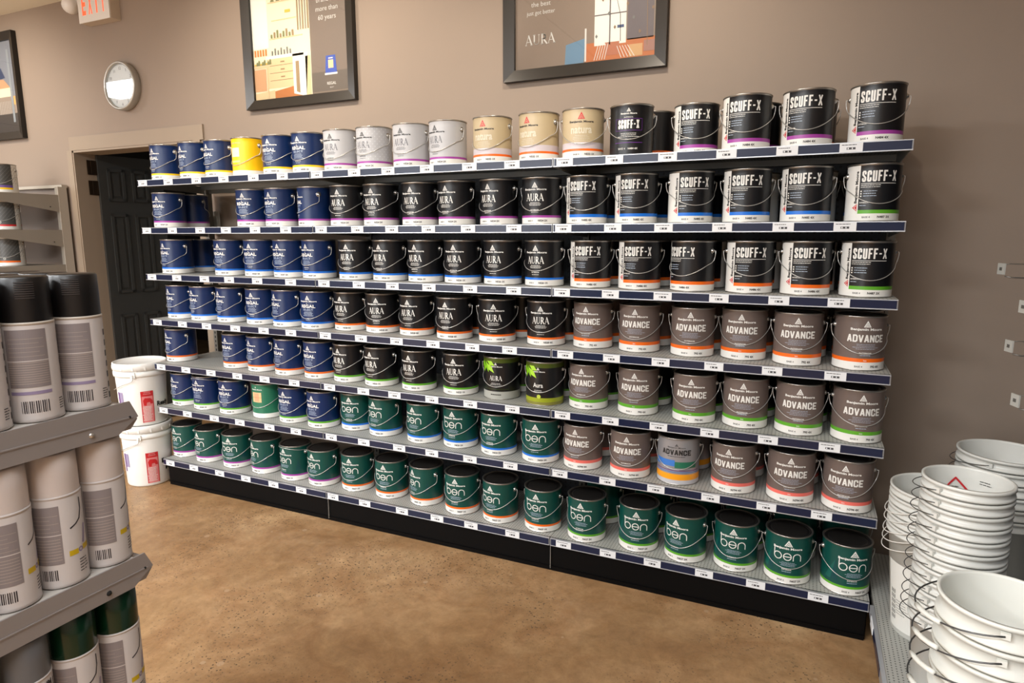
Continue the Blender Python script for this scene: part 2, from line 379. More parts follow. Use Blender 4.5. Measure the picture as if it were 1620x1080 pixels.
        if fam == 'leafgrey':
            aura_word(a, 0, .086, .06, .020, WHT); a.smalls(0, .072, .06, 2, WHT); a.rect(-.06, .06, .046, .0475, OLIVE); st = BLK; base = mat('grey_base_band', (168, 168, 160), .4); a.smalls(0, .02, .07, 1, DRK, th=.004)
            band = (.036, .036)
        else:
            a.text('Aura', 0, .080, .020, WHT, width=.044, bold=.01); a.smalls(0, .066, .05, 2, WHT); st = mat('lime_band', (150, 160, 28), .4); base = mat('olive_band', (128, 124, 52), .4); band = (.016, .034)
            a.poly([(.009 * math.cos(i * PI / 6) + .004, .040 + .009 * math.sin(i * PI / 6)) for i in range(12)], mat('lime_spot', (190, 204, 70), .4))
        mf = lambda ang, z: OLIVE if z > .165 else None
    elif fam == 'silver':
        a.triangle(0, .158, .014, .010, DRK, main); a.text('Benjamin Moore', 0, .150, .006, DRK, width=.07, bold=.01)
        a.block('ADVANCE', 0, .122, .022, .118, .0052, DRK, gap=.12); a.smalls(0, .115, .1, 1, DRK, th=.0022)
        a.rect(-.10, -.005, .076, .101, BLU); a.rect(-.005, .085, .070, .095, GRN); a.rect(-.1, .1, .058, .0605, VIO); a.rect(-.1, .1, .051, .0535, BLU)
        st = mat('amber_band', (244, 160, 24), .36); base = mat('pale_silver_base', (190, 190, 194), .35); band = (.020, .044)
    elif fam == 'charcoal':
        g = mat('mid_grey_print', (128, 128, 124), .4)
        for i in range(-12, 12):
            for j in range(9):
                if (i + j) % 2: a.line((i * .0105 - .004, .062 + j * .0125), (i * .0105 + .004, .070 + j * .0125), .0016, g)
                a.arc(.0, .050, .006, .006, 0, 360, .004, WHT, 2, 10); band = (.024, .036)
        mf = lambda ang, z: WHT if (rad(62) < ang < rad(100)) else (mat('violet_band', (110, 84, 150), .4) if stripe == 'yellow' and .036 < z < .052 else None)
    def face(ang, z):
        g = (ang + PI / 2) % (2 * PI); g = g - 2 * PI if g > PI else g     # 0 at the label's centre, + to the right
        if z < .0035 or z > .1835: return TIN
        if mf:
            q = mf(g, z)
            if q is not None: return q
        if z < band[0]: return base
        if z < band[1]: return st
        return main
    return a, face, band
BODY = {}
def can_body(kind):
    if kind in BODY: return BODY[kind]
    a, face, band = can_art(kind); mb = MB()
    zs = sorted({.0035, .0045, .052, max(band[0], .005), max(band[1], .0051), .060, .165, .1835})
    mb.lathe([(R - .004, 0), (R + .0012, .0004), (R + .0012, .003), (R, .0035)] + [(R, z) for z in zs[1:-1]] + [(R, .1835), (R + .0006, .185)], TIN, 40, a0=rad(-90), mf=face)
    mb.disc(R - .004, .0003, TIN, 40, up=False)
    a.wrap(mb, R)
    BODY[kind] = mb.mesh('can_body'); return BODY[kind]
mb = MB(); mb.lathe([(R + .0006, .1845), (R + .0022, .1858), (R + .0026, .1885), (R + .0010, .1900), (R - .0035, .1895), (R - .0045, .1860), (R - .006, .1850)], TIN, 40); RIM = mb.mesh('can_rim')
mb = MB(); mb.lathe([(R - .0050, .1862), (R - .0065, .1880), (R - .0095, .1880), (R - .0115, .1842), (R - .0155, .1842), (R - .0175, .1868), (R - .022, .1868)], LID, 40); mb.disc(R - .022, .1868, LID, 40); LIDM = mb.mesh('can_lid')
EARS = []
for sx in (1, -1):
    mb = MB(); mb.sphere((0, 0, 0), .0085, EAR, 12, 5, z0=0)
    mb.lathe([(.0115, 0), (.0115, .0012), (.0085, .0014)], EAR, 14)
    M = Matrix.Translation((sx * (R - .0004), 0, .152)) @ Matrix.Rotation(sx * PI / 2, 4, 'Y')
    mb.v = [tuple(M @ Vector(v)) for v in mb.v]; EARS.append(mb.mesh('ear'))
def bail(A, zc, drop, Rb, wire=.0015, n=28, m=WIRE, lift=0):
    pts = []
    for i in range(n + 1):
        t = PI * i / n; x = A * math.cos(t); z = zc - drop * math.sin(t) ** .9
        y = -math.sqrt(max(0, (Rb + .0035) ** 2 - x * x)) if abs(x) < Rb + .0035 else 0
        pts.append((x, y, z))
    mb = MB(); mb.tube([(R + .002, 0, zc)] + pts + [(-R - .002, 0, zc)], wire, m, 6); return mb
HANDLES = [bail(R + .0125, .152, d, R).mesh('handle') for d in (.094, .088, .099)]
BALE_UP = bail(R + .0125, .152, -.028, R).mesh('handle')
DESC = {'regal': 'navy blue', 'aura': 'black', 'greyaura': 'light grey', 'greypattern': 'diamond-patterned grey', 'tan': 'tan', 'scuff': 'black white-banded', 'scuffspecial': 'all-black',
        'advance': 'taupe brown', 'ben': 'teal green', 'solid': 'plain', 'leafgrey': 'black leaf-printed', 'leafolive': 'olive-based leaf-printed', 'silver': 'silver multicoloured', 'charcoal': 'charcoal'}
ORD = ['first', 'second', 'third', 'fourth', 'fifth', 'sixth']
BAY = ['left', 'middle', 'right']; SHELF = ['top', 'second', 'third', 'fourth', 'fifth', 'sixth', 'bottom']
CANS = {}
def paint_can(kind, x, y, z, rot, label, group, hvar=0):
    """first of a kind is built; later ones copy it and each of its parts"""
    if kind not in CANS:
        t = thing('paint_can', label, 'paint can', (x, y, z), rad(rot), group)
        link('body', can_body(kind), t); link('rim', RIM, t); link('lid', LIDM, t); link('handle', HANDLES[hvar], t)
        for e in EARS: link('ear', e, t)
        CANS[kind] = t
        return t
    src = CANS[kind]; t = src.copy(); C.objects.link(t)
    t.location = (x, y, z); t.rotation_euler = (0, 0, rad(rot)); t['label'] = label; t['group'] = group
    for ch in [c for c in KIDS(src)]:
        c = ch.copy(); C.objects.link(c); c.parent = t
        if c.name.startswith('handle'): c.data = HANDLES[hvar] if hvar < 3 else BALE_UP
    return t
def KIDS(o): return list(o.children)
SZ = [1.752, 1.497, 1.242, .988, .731, .475, .159]
ROWS = [
 [ (0.095,0.113,'regal_yellow',-8),(0.32,0.113,'regal_yellow',-13),(0.51,0.113,'regal_yellow',-11),(0.709,0.113,'solid_yellow',-6),(0.921,0.113,'regal_yellow',1),(1.105,0.113,'regal_yellow',-1),(1.305,0.113,'greyaura_purple',0),(1.498,0.113,'greypattern_purple',-6),(1.702,0.113,'greyaura_purple',-3),(1.892,0.113,'greyaura_purple',-14),(2.112,0.113,'tan_orange',-4),(2.329,0.113,'tan_orange',-15),(2.516,0.113,'tan_orange',13),(2.716,0.113,'scuffspecial_purple',6),(2.948,0.203,'scuff_purple',9),(3.14,0.113,'scuff_purple',2),(3.342,0.113,'scuff_purple',-3),(3.554,0.113,'scuff_purple',0) ],
 [ (0.081,0.113,'regal_purple',5),(0.715,0.113,'regal_purple',7),(0.912,0.113,'regal_purple',-6),(1.127,0.113,'regal_purple',-36),(1.328,0.113,'aura_purple',3),(1.525,0.113,'aura_purple',1),(1.742,0.113,'aura_purple',-1),(1.932,0.113,'aura_purple',-9),(2.142,0.113,'aura_purple',-11),(2.341,0.113,'aura_purple',1),(2.539,0.113,'scuff_blue',7),(2.743,0.113,'scuff_blue',10),(2.953,0.113,'scuff_blue',22),(3.155,0.113,'scuff_blue',7),(3.354,0.113,'scuff_blue',-2),(3.563,0.113,'scuff_green',11) ],
 [ (0.115,0.113,'regal_blue',-8),(0.529,0.113,'regal_blue',-2),(0.745,0.113,'regal_blue',2),(0.946,0.113,'regal_blue',-4),(1.137,0.113,'regal_blue',-10),(1.366,0.113,'aura_blue',3),(1.567,0.113,'aura_blue',-6),(1.765,0.113,'aura_blue',-8),(1.959,0.113,'aura_blue',-2),(2.159,0.113,'aura_blue',-7),(2.355,0.113,'aura_blue',-6),(2.56,0.113,'scuff_orange',10),(2.764,0.113,'scuff_orange',10),(2.971,0.113,'scuff_orange',-22),(3.181,0.113,'scuff_orange',10),(3.368,0.113,'scuff_orange',12),(3.564,0.113,'scuff_green',4) ],
 [ (0.116,0.123,'regal_blue',-12),(0.317,0.113,'regal_blue',-12),(0.505,0.123,'regal_blue',-13),(0.724,0.123,'regal_blue',4),(0.925,0.113,'regal_blue',-17),(1.12,0.113,'regal_blue',5),(1.292,0.143,'aura_orange',-3),(1.484,0.143,'aura_orange',13),(1.695,0.133,'aura_orange',0),(1.912,0.113,'aura_orange',-2),(2.125,0.123,'aura_orange',14),(2.357,0.133,'aura_orange',4),(2.563,0.153,'advance_orange',-5),(2.765,0.143,'advance_orange',-1),(2.979,0.133,'advance_orange',2),(3.17,0.143,'advance_orange',-3),(3.36,0.113,'advance_orange',0),(3.56,0.113,'advance_orange',12) ],
 [ (0.046,0.143,'regal_orange',-17),(0.504,0.143,'regal_orange',-6),(0.699,0.133,'regal_orange',-16),(0.903,0.123,'regal_orange',-14),(1.105,0.123,'regal_orange',-7),(1.294,0.123,'aura_green',-8),(1.495,0.113,'aura_green',-7),(1.713,0.113,'aura_green',-5),(1.935,0.123,'aura_green',4),(2.143,0.133,'leafgrey_green',5),(2.361,0.113,'leafolive_green',0),(2.555,0.133,'advance_green',-5),(2.77,0.133,'advance_green',1),(3.007,0.113,'advance_green',-1),(3.19,0.123,'advance_green',-2),(3.378,0.113,'advance_green',0),(3.571,0.103,'advance_green',7) ],
 [ (0.075,0.133,'regal_green',-13),(0.266,0.123,'regal_green',1),(0.484,0.113,'regal_green',4),(0.713,0.133,'solid_green',0),(0.914,0.123,'regal_green',-2),(1.12,0.113,'regal_green',-5),(1.311,0.153,'ben_blue',6),(1.487,0.133,'ben_blue',-13),(1.728,0.123,'ben_blue',-12),(1.925,0.133,'ben_blue',-2),(2.136,0.113,'ben_blue',-5),(2.347,0.103,'ben_blue',3),(2.544,0.103,'advance_pink',-7),(2.754,0.093,'advance_pink',2),(2.949,0.103,'silver_orange',4),(3.163,0.103,'advance_pink',-9),(3.37,0.093,'advance_pink',0),(3.56,0.088,'advance_pink',-10) ],
 [ (0.045,0.133,'ben_purple',-9),(0.25,0.123,'ben_purple',-11),(0.468,0.123,'ben_purple',9),(0.686,0.123,'ben_purple',-21),(0.912,0.113,'ben_purple',-10),(1.1,0.113,'ben_purple',-9),(1.307,0.133,'ben_orange',5),(1.524,0.128,'ben_orange',3),(1.731,0.128,'ben_orange',-26),(1.94,0.113,'ben_orange',2),(2.148,0.103,'ben_orange',-12),(2.36,0.103,'ben_orange',-3),(2.57,0.093,'ben_green',-4),(2.797,0.103,'ben_green',3),(2.993,0.093,'ben_green',-21),(3.19,0.103,'ben_green',-4),(3.377,0.088,'ben_green',0),(3.578,0.093,'ben_green',14) ],
]
rnd = random.Random(3)
for row in ROWS:                                   # neighbours never touch
    for _ in range(6):
        for k in range(1, len(row)):
            a, b = row[k - 1], row[k]; d = math.hypot(b[0] - a[0], b[1] - a[1])
            if d < .191:
                e = (.191 - d) / 2 + .0003; row[k - 1] = (a[0] - e, *a[1:]); row[k] = (b[0] + e, *b[1:])
for i, row in enumerate(ROWS):
    cnt = [0, 0, 0]
    for (x, y, kind, rot) in row:
        b = 0 if x < 1.21 else (1 if x < 2.44 else 2); cnt[b] += 1
        fam, st = kind.split('_')
        what = {'solid_yellow': 'plain yellow paint can', 'solid_green': 'plain forest green paint can with peach label', 'scuffspecial_purple': 'all-black paint can with violet outlined lettering',
                'leafgrey_green': 'black leaf-printed paint can with grey base', 'leafolive_green': 'black leaf-printed paint can with olive base', 'silver_orange': 'silver paint can with blue, green and amber bands'}.get(kind, DESC[fam] + ' paint can with ' + st + ' stripe')
        paint_can(kind, x, y, SZ[i] + .0005, rot, f"{what}, {ORD[cnt[b]-1]} from left, {BAY[b]} bay, {SHELF[i]} shelf", f"front paint cans on the {SHELF[i]} shelf", 3 if (i, cnt[0]) in ((5, 2), (6, 5)) and b == 0 else rnd.choice((0, 0, 1, 2)))
REAR = [(0, 2.765, 'aura_orange'), (0, 3.165, 'aura_purple'), (0, 3.355, 'aura_orange'), (1, .045, 'regal_purple'), (2, .09, 'regal_blue'), (4, .33, 'regal_orange'),
        (3, 1.95, 'aura_orange'), (3, 2.17, 'aura_orange'), (3, 2.39, 'aura_orange'), (4, 2.38, 'aura_green'), (4, 2.17, 'aura_green')]
for i in range(1, 7):
    kk = {1: 'scuff_blue', 2: 'scuff_orange', 3: 'advance_orange', 4: 'aura_green', 5: 'advance_pink', 6: 'ben_green'}[i]
    xs = [q[0] for q in ROWS[i][-6:]]
    for k, x in enumerate(xs): REAR.append((i, x + (.02, .02, .02, .02, .02, .004)[k], 'silver_orange' if (i, k) == (5, 2) else kk))
for (i, x, kind) in REAR:
    b = 0 if x < 1.21 else (1 if x < 2.44 else 2)
    fr = [q for q in ROWS[i] if (0 if q[0] < 1.21 else (1 if q[0] < 2.44 else 2)) == b]
    k = min(range(len(fr)), key=lambda j: abs(fr[j][0] - x))
    yy = max(.30, fr[k][1] + .175)
    paint_can(kind, x, yy, SZ[i] + .0005, rnd.choice((166, 175, 190, 196, 182)), f"{DESC[kind.split('_')[0]]} rear paint can behind the {ORD[k]} front can, {BAY[b]} bay, {SHELF[i]} shelf", f"rear paint cans on the {SHELF[i]} shelf", 0)
# ------------------------------------------------------------------ shelving bays
DECK = hole_mat('perforated_deck', (172, 172, 166), (70, 70, 68), .0127, .0024, (0, 1), .5, .1)
PEG = hole_mat('dark_pegboard', (38, 42, 50), (8, 8, 8), .0254, .0045, (0, 2), .5)
GM = mat('grey_steel', (150, 148, 142), .45, .2); CH = mat('strip_edge', (176, 178, 182), .3, .4); NV = mat('navy_insert', (9, 24, 56), .3, 0, .1); PAP = mat('tag_paper', (228, 230, 232), .5)
BKK = mat('black_kick', (6, 5, 5), .6, spec=.12); SLOT = mat('slotted_post', (120, 118, 112), .5, .3); HOL = mat('slot_dark', (20, 20, 20), .8)
XB = [0.0, 1.212, 2.436, 3.658]
def price_strip(shelf, x0, x1, z, tags, rnd, faceY=0.0):
    mb = MB(); mb.prism([(0.004, 0), (-.009, 0), (-.0095, -.0035), (-.006, -.0045), (-.006, -.0295), (-.0105, -.0305), (-.011, -.034), (0.004, -.034)], 'x', x0 + .002, x1 - .002, CH)
    st = mb.build('price_strip', shelf, (0, faceY, z))
    mb = MB(); mb.box(x0 + .006, x1 - .006, -.0105, -.0062, -.0305, -.0030, NV); mb.build('navy_insert', st)
    for k, tx in enumerate(tags):
        mb = MB(); mb.box(tx - .034, tx + .034, -.0125, -.0105, -.0318, -.0022, PAP)
        a = Art(); a.text('$' + str(40 + (k * 7) % 30) + '.99', tx, -.026, .008, DRK, width=.026, bold=.01) if False else None
        a = Art(); a.smalls(tx - .028, -.0095, .05, 1, DRK, th=.0022, left=True, seed=k); a.rect(tx - .013, tx + .013, -.0235, -.0165, mat('grey_digits', (70, 70, 72), .6))
        a.rect(tx - .0105, tx - .0065, -.0225, -.0175, PAP, 2); a.rect(tx + .002, tx + .005, -.0225, -.0175, PAP, 2)
        a.flat(mb, lambda s, z_, o: (s, -.0125 - o, z_)); mb.build('price_tag', st)
def bracket_poly(d, h0, h1): return [(0.012, -.006), (d, -.006), (d, -h1), (.012, -h0)]
for b in range(3):
    x0, x1 = XB[b], XB[b + 1]
    bay = thing('shelving_bay', ['left bay of the paint shelving with open back beside the door', 'middle bay of the paint shelving holding black, tan and teal cans', 'right bay of the paint shelving holding white-banded black and taupe cans'][b], 'shelving unit', (0, 0, 0), 0, 'bays of the long paint shelving wall')
    for px in ([x0, x1] if b == 2 else [x0]):
        mb = MB(); mb.box(px - .015, px + .015, .425, .465, 0, 1.80, SLOT)
        for k in range(62): mb.box(px - .004, px + .004, .4245, .4262, .10 + k * .0275, .114 + k * .0275, HOL)
        mb.build('upright', bay)
    if b > 0:
        mb = MB(); mb.box(x0 + .016, x1 - .016, .432, .440, .12, 1.74, PEG); mb.build('back_panel', bay)
    else:
        for zz in (.18, 1.72): MB().box(x0 + .016, x1 - .016, .44, .462, zz - .015, zz + .015, SLOT).build('cross_rail', bay)
    mb = MB(); mb.box(x0 + (.0 if b else .02), x1 - .002 - (.0 if b < 2 else .006), .010, .020, 0, .126, BKK); mb.box(x0 + (.0 if b else .02), x1 - .002 - (.0 if b < 2 else .006), .004, .012, .018, .022, BKK)
    kp = mb.build('kick_plate', bay)
    if b: MB().box(x0 - .0018, x0 - .0001, .003, .010, .012, .124, GM).build('seam_strip', bay)
    if b == 2: mb = MB(); mb.box(x1 - .012, x1 - .004, .02, .43, 0, .155, BKK); mb.build('end_plate', bay)
    if b == 0: mb = MB(); mb.box(.02, .028, .02, .43, 0, .155, BKK); mb.build('end_plate', bay)
    for i, z in enumerate(SZ):
        mb = MB(); mb.box(x0 + .001, x1 - .001, .0, .4235, z - .004, z, DECK)
        mb.box(x0 + .001, x1 - .001, .0, .003, z - .030, z, GM)
        if i < 6: mb.box(x0 + .001, x1 - .001, .02, .04, z - .028, z - .004, GM); mb.box(x0 + .001, x1 - .001, .395, .415, z - .028, z - .004, GM)
        sh = mb.build('base_deck' if i == 6 else 'shelf', bay)
        if i < 6:
            for xx in (x0 + .004, x1 - .008):
                mb = MB(); mb.prism(bracket_poly(.422, .033, .052), 'x', xx, xx + .003, GM); mb.build('bracket', sh, (0, 0, z))
        fr = [q[0] for q in ROWS[i] if x0 - .05 < q[0] < x1]
        tags = [x0 + .055 + .1985 * k + rnd.uniform(-.012, .012) for k in range(6)]
        price_strip(sh, x0, x1, z, tags, rnd)
# ------------------------------------------------------------------ room
def wall_material():
    m = mat('tan_wall_paint', (142, 126, 112), .72, vary=.03, vscale=3, bump=0)
    nt = m.node_tree; b = nt.nodes['Principled BSDF']; tc = nt.nodes.new('ShaderNodeTexCoord'); n = nt.nodes.new('ShaderNodeTexNoise'); n.inputs['Scale'].default_value = 220; n.inputs['Detail'].default_value = 3
    bp = nt.nodes.new('ShaderNodeBump'); bp.inputs['Strength'].default_value = .12; bp.inputs['Distance'].default_value = .001
    nt.links.new(tc.outputs['Object'], n.inputs['Vector']); nt.links.new(n.outputs['Fac'], bp.inputs['Height']); nt.links.new(bp.outputs['Normal'], b.inputs['Normal'])
    return m
def floor_material():
    m = bpy.data.materials.new('polished_concrete'); m.use_nodes = True; nt = m.node_tree; N = nt.nodes; L = nt.links; b = N['Principled BSDF']
    tc = N.new('ShaderNodeTexCoord')
    def noise(scale, det=5, rough=.6, dist=0):
        n = N.new('ShaderNodeTexNoise'); n.inputs['Scale'].default_value = scale; n.inputs['Detail'].default_value = det; n.inputs['Roughness'].default_value = rough; n.inputs['Distortion'].default_value = dist
        L.new(tc.outputs['Object'], n.inputs['Vector']); return n
    n1 = noise(1.6, 7, .62, .8); rp = N.new('ShaderNodeValToRGB'); L.new(n1.outputs['Fac'], rp.inputs[0])
    e = rp.color_ramp.elements
    e[0].position = .28; e[0].color = (*srgb((156, 124, 90)), 1); e[1].position = .72; e[1].color = (*srgb((196, 166, 128)), 1)
    q = rp.color_ramp.elements.new(.46); q.color = (*srgb((162, 130, 94)), 1); q = rp.color_ramp.elements.new(.6); q.color = (*srgb((178, 146, 110)), 1)
    n2 = noise(14, 10, .78, .3); r2 = N.new('ShaderNodeValToRGB'); L.new(n2.outputs['Fac'], r2.inputs[0]); r2.color_ramp.elements[0].position = .3; r2.color_ramp.elements[0].color = (.66, .62, .56, 1); r2.color_ramp.elements[1].position = .75; r2.color_ramp.elements[1].color = (1.2, 1.17, 1.12, 1)
    n5 = noise(3.6, 6, .68, 1.2); r5 = N.new('ShaderNodeValToRGB'); L.new(n5.outputs['Fac'], r5.inputs[0]); r5.color_ramp.elements[0].position = .36; r5.color_ramp.elements[0].color = (.80, .69, .60, 1); r5.color_ramp.elements[1].position = .66; r5.color_ramp.elements[1].color = (1.12, 1.12, 1.1, 1)
    m5 = N.new('ShaderNodeMix'); m5.data_type = 'RGBA'; m5.blend_type = 'MULTIPLY'; m5.inputs['Factor'].default_value = .75; L.new(rp.outputs[0], m5.inputs['A']); L.new(r5.outputs[0], m5.inputs['B'])
    mx = N.new('ShaderNodeMix'); mx.data_type = 'RGBA'; mx.blend_type = 'MULTIPLY'; mx.inputs['Factor'].default_value = .9; L.new(m5.outputs['Result'], mx.inputs['A']); L.new(r2.outputs[0], mx.inputs['B'])
    # dark aggregate specks gathered in patches
    v = N.new('ShaderNodeTexVoronoi'); v.inputs['Scale'].default_value = 95; L.new(tc.outputs['Object'], v.inputs['Vector'])
    lt = N.new('ShaderNodeMath'); lt.operation = 'LESS_THAN'; lt.inputs[1].default_value = .34; L.new(v.outputs['Distance'], lt.inputs[0])
    n3 = noise(1.7, 3, .5, .2); gt = N.new('ShaderNodeMapRange'); gt.inputs[1].default_value = .46; gt.inputs[2].default_value = .62; L.new(n3.outputs['Fac'], gt.inputs[0])
    n4 = noise(60, 2); g4 = N.new('ShaderNodeMath'); g4.operation = 'GREATER_THAN'; g4.inputs[1].default_value = .53; L.new(n4.outputs['Fac'], g4.inputs[0])
    m1 = N.new('ShaderNodeMath'); m1.operation = 'MULTIPLY'; L.new(lt.outputs[0], m1.inputs[0]); L.new(gt.outputs[0], m1.inputs[1])
    m2 = N.new('ShaderNodeMath'); m2.operation = 'MULTIPLY'; L.new(m1.outputs[0], m2.inputs[0]); L.new(g4.outputs[0], m2.inputs[1])
    m3 = N.new('ShaderNodeMath'); m3.operation = 'MULTIPLY'; m3.inputs[1].default_value = .8; L.new(m2.outputs[0], m3.inputs[0])
    mx2 = N.new('ShaderNodeMix'); mx2.data_type = 'RGBA'; mx2.inputs['B'].default_value = (*srgb((66, 58, 48)), 1); L.new(m3.outputs[0], mx2.inputs['Factor']); L.new(mx.outputs['Result'], mx2.inputs['A'])
    # pale chips
    v2 = N.new('ShaderNodeTexVoronoi'); v2.inputs['Scale'].default_value = 5.5; L.new(tc.outputs['Object'], v2.inputs['Vector'])
    l2 = N.new('ShaderNodeMath'); l2.operation = 'LESS_THAN'; l2.inputs[1].default_value = .07; L.new(v2.outputs['Distance'], l2.inputs[0])
    l3 = N.new('ShaderNodeMath'); l3.operation = 'MULTIPLY'; l3.inputs[1].default_value = .35; L.new(l2.outputs[0], l3.inputs[0])
    mx3 = N.new('ShaderNodeMix'); mx3.data_type = 'RGBA'; mx3.inputs['B'].default_value = (*srgb((196, 170, 140)), 1); L.new(l3.outputs[0], mx3.inputs['Factor']); L.new(mx2.outputs['Result'], mx3.inputs['A'])
    L.new(mx3.outputs['Result'], b.inputs['Base Color'])
    rr = N.new('ShaderNodeMapRange'); rr.inputs[3].default_value = .28; rr.inputs[4].default_value = .5; L.new(n2.outputs['Fac'], rr.inputs[0]); L.new(rr.outputs[0], b.inputs['Roughness'])
    b.inputs['Specular IOR Level'].default_value = .4
    return m
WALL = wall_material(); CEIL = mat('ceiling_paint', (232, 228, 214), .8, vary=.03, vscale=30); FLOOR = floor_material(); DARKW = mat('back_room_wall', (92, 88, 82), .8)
mb = MB(); mb.box(-8, 5.2, -8, 4.2, -.1, 0, FLOOR); struct(mb.build('floor'))
mb = MB(); mb.box(-8, 5.2, -8, .5, 3.0, 3.1, CEIL)
for xx in [-7 + 1.22 * k for k in range(10)]: mb.box(xx - .006, xx + .006, -8, .5, 2.998, 3.0, DARKW)
struct(mb.build('ceiling'))
DX0, DX1, DZ = -1.33, -.14, 2.035
mb = MB()
mb.box(-8, DX0, .5, .65, 0, 3.0, WALL); mb.box(DX1, 5.2, .5, .65, 0, 3.0, WALL); mb.box(DX0, DX1, .5, .65, DZ, 3.0, WALL)
struct(mb.build('wall_back'))
mb = MB(); mb.box(4.9, 5.0, -8, .5, 0, 3.0, WALL); struct(mb.build('wall_right'))
mb = MB(); mb.box(-8.1, -8, -8, .5, 0, 3.0, WALL); struct(mb.build('wall_left'))
mb = MB(); mb.box(-8, 5.2, -8.1, -8, 0, 3.0, WALL); struct(mb.build('wall_front'))
TR = mat('door_casing_paint', (148, 132, 114), .6)
mb = MB(); mb.box(DX0 - .02, DX1 + .09, .488, .5, DZ, DZ + .09, TR); mb.box(DX0 - .055, DX0, .488, .5, 0, DZ, TR); mb.box(DX0 - .003, DX0 + .012, .492, .66, 0, DZ - .001, TR); mb.box(DX0, DX1, .492, .66, DZ - .014, DZ, TR); mb.box(DX1, DX1 + .06, .488, .5, 0, DZ, TR)
struct(mb.build('trim_1'))
# back room beyond the doorway
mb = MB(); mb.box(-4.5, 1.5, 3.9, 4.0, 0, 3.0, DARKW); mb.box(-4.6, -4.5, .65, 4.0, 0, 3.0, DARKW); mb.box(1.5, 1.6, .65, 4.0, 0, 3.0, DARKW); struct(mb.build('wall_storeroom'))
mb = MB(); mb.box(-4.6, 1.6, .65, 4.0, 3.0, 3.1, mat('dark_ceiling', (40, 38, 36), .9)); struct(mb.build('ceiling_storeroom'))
# black six-panel door, hinged on the left jamb and swung into the back room
DB = mat('black_door_paint', (52, 52, 50), .42, vary=.04, vscale=12)
t = tag(MB().box(0, .46, -.018, .018, .012, 2.022, DB).build('door_1', None, (DX0 + .02, .640, 0), rad(81)), 'black panelled door standing ajar behind the left end of shelving', 'door'); t['kind'] = 'structure'
for (px0, px1) in ((.055, .175), (.225, .345)):
    for (z0, z1) in ((1.70, 1.93), (1.03, 1.61), (.20, .87)):
        mb = MB()
        for s_ in (-1, 1):
            y = s_ * .018; q = s_ * .009
            for (a0, a1, c0, c1) in ((px0, px1, z0, z0 + .02), (px0, px1, z1 - .02, z1), (px0, px0 + .02, z0, z1), (px1 - .02, px1, z0, z1)): mb.box(a0, a1, min(y, y + q), max(y, y + q), c0, c1, DB)
            mb.box(px0 + .038, px1 - .038, min(y, y + q * .6), max(y, y + q * .6), z0 + .038, z1 - .038, DB)
        mb.build('raised_panel', t)
BR = mat('bronze_hinge', (70, 56, 44), .35, .8)
for z in (1.93, 1.79):
    mb = MB(); mb.box(DX0 + .013, DX0 + .018, .575, .64, z - .05, z + .05, BR); mb.tube([(DX0 + .028, .648, z - .055), (DX0 + .028, .648, z + .055)], .008, BR, 10); mb.box(DX0 + .016, DX0 + .024, .60, .66, z - .05, z + .05, BR)
    o = mb.build('hinge', None); o.parent = t; o.matrix_parent_inverse = t.matrix_basis.inverted()
mb = MB(); mb.box(-.62, -.57, 1.60, 1.65, 0, 2.6, mat('pale_post', (206, 202, 190), .6)); tag(mb.build('storeroom_post'), 'pale upright post seen above the black door in the storeroom', 'post')
mb = MB()
for k in range(7): mb.box(-.52, -.22, 1.60, 1.63, 1.9 + k * .06, 1.94 + k * .06, mat('louvre_grey', (190, 190, 184), .6))
mb.box(-.54, -.52, 1.59, 1.64, 1.86, 2.36, MATS['louvre_grey']); mb.box(-.22, -.20, 1.59, 1.64, 1.86, 2.36, MATS['louvre_grey']); mb.box(-.54, -.20, 1.60, 1.64, 0, 1.86, MATS['louvre_grey'])
tag(mb.build('storeroom_cabinet'), 'grey louvred cabinet glimpsed over the black door in the storeroom', 'cabinet')
# small white panel on the wall seen through the gap in the left bay
mb = MB(); mb.box(-.03, .045, .478, .488, 1.46, 1.60, mat('white_box', (222, 220, 210), .5)); mb.box(-.015, .03, .472, .478, 1.49, 1.57, mat('grey_door_panel', (176, 176, 168), .5))
tag(mb.build('switch_panel'), 'small white wall box seen through the gap in the second shelf', 'wall box')
# ------------------------------------------------------------------ clock, exit sign
t = thing('wall_clock', 'round white-faced clock with silver rim on the tan wall', 'clock', (-.722, .5, 2.402))
def face_on(mb): # lathe axis z -> -y
    mb.v = [(x, -z, y) for x, y, z in mb.v]; return mb
SR = mat('silver_rim', (176, 174, 168), .3, .6)
mb = MB(); mb.lathe([(.150, .0), (.155, .02), (.155, .045), (.150, .052), (.142, .052), (.138, .044), (.138, .03)], SR, 48); mb.v = [(x * .965, y * .965, z) for x, y, z in mb.v]; face_on(mb).build('rim', t)
mb = MB(); mb.disc(.134, .032, mat('clock_white', (226, 228, 226), .5), 48); mb.disc(.144, .0, SR, 48, up=False); face_on(mb)
a = Art(); ck = mat('clock_ink', (80, 82, 90), .5)
for h in range(1, 13):
    an = rad(90 - 30 * h); a.text(str(h), .110 * math.cos(an), .110 * math.sin(an) - .009, .018, ck)
for k in range(60):
    an = rad(6 * k); a.line((.125 * math.cos(an), .125 * math.sin(an)), (.130 * math.cos(an), .130 * math.sin(an)), .0012, ck)
a.text('12', 0, .03, .001, ck) if False else None
a.flat(mb, lambda s, z, o: (s, -.0325 - o, z)); mb.build('dial', t, fix=False)
mb = MB(); ink = mat('hand_black', (30, 30, 32), .4)
mb.box(-.082, .012, -.0385, -.0375, -.002, .002, ink, Matrix.Rotation(rad(5), 4, 'Y')); mb.build('minute_hand', t)
mb = MB(); mb.box(-.010, .058, -.0370, -.0362, -.003, .003, ink, Matrix.Rotation(rad(-7), 4, 'Y')); mb.lathe([(.007, .034), (.007, .040), (0.0005, .041)], ink, 12); 
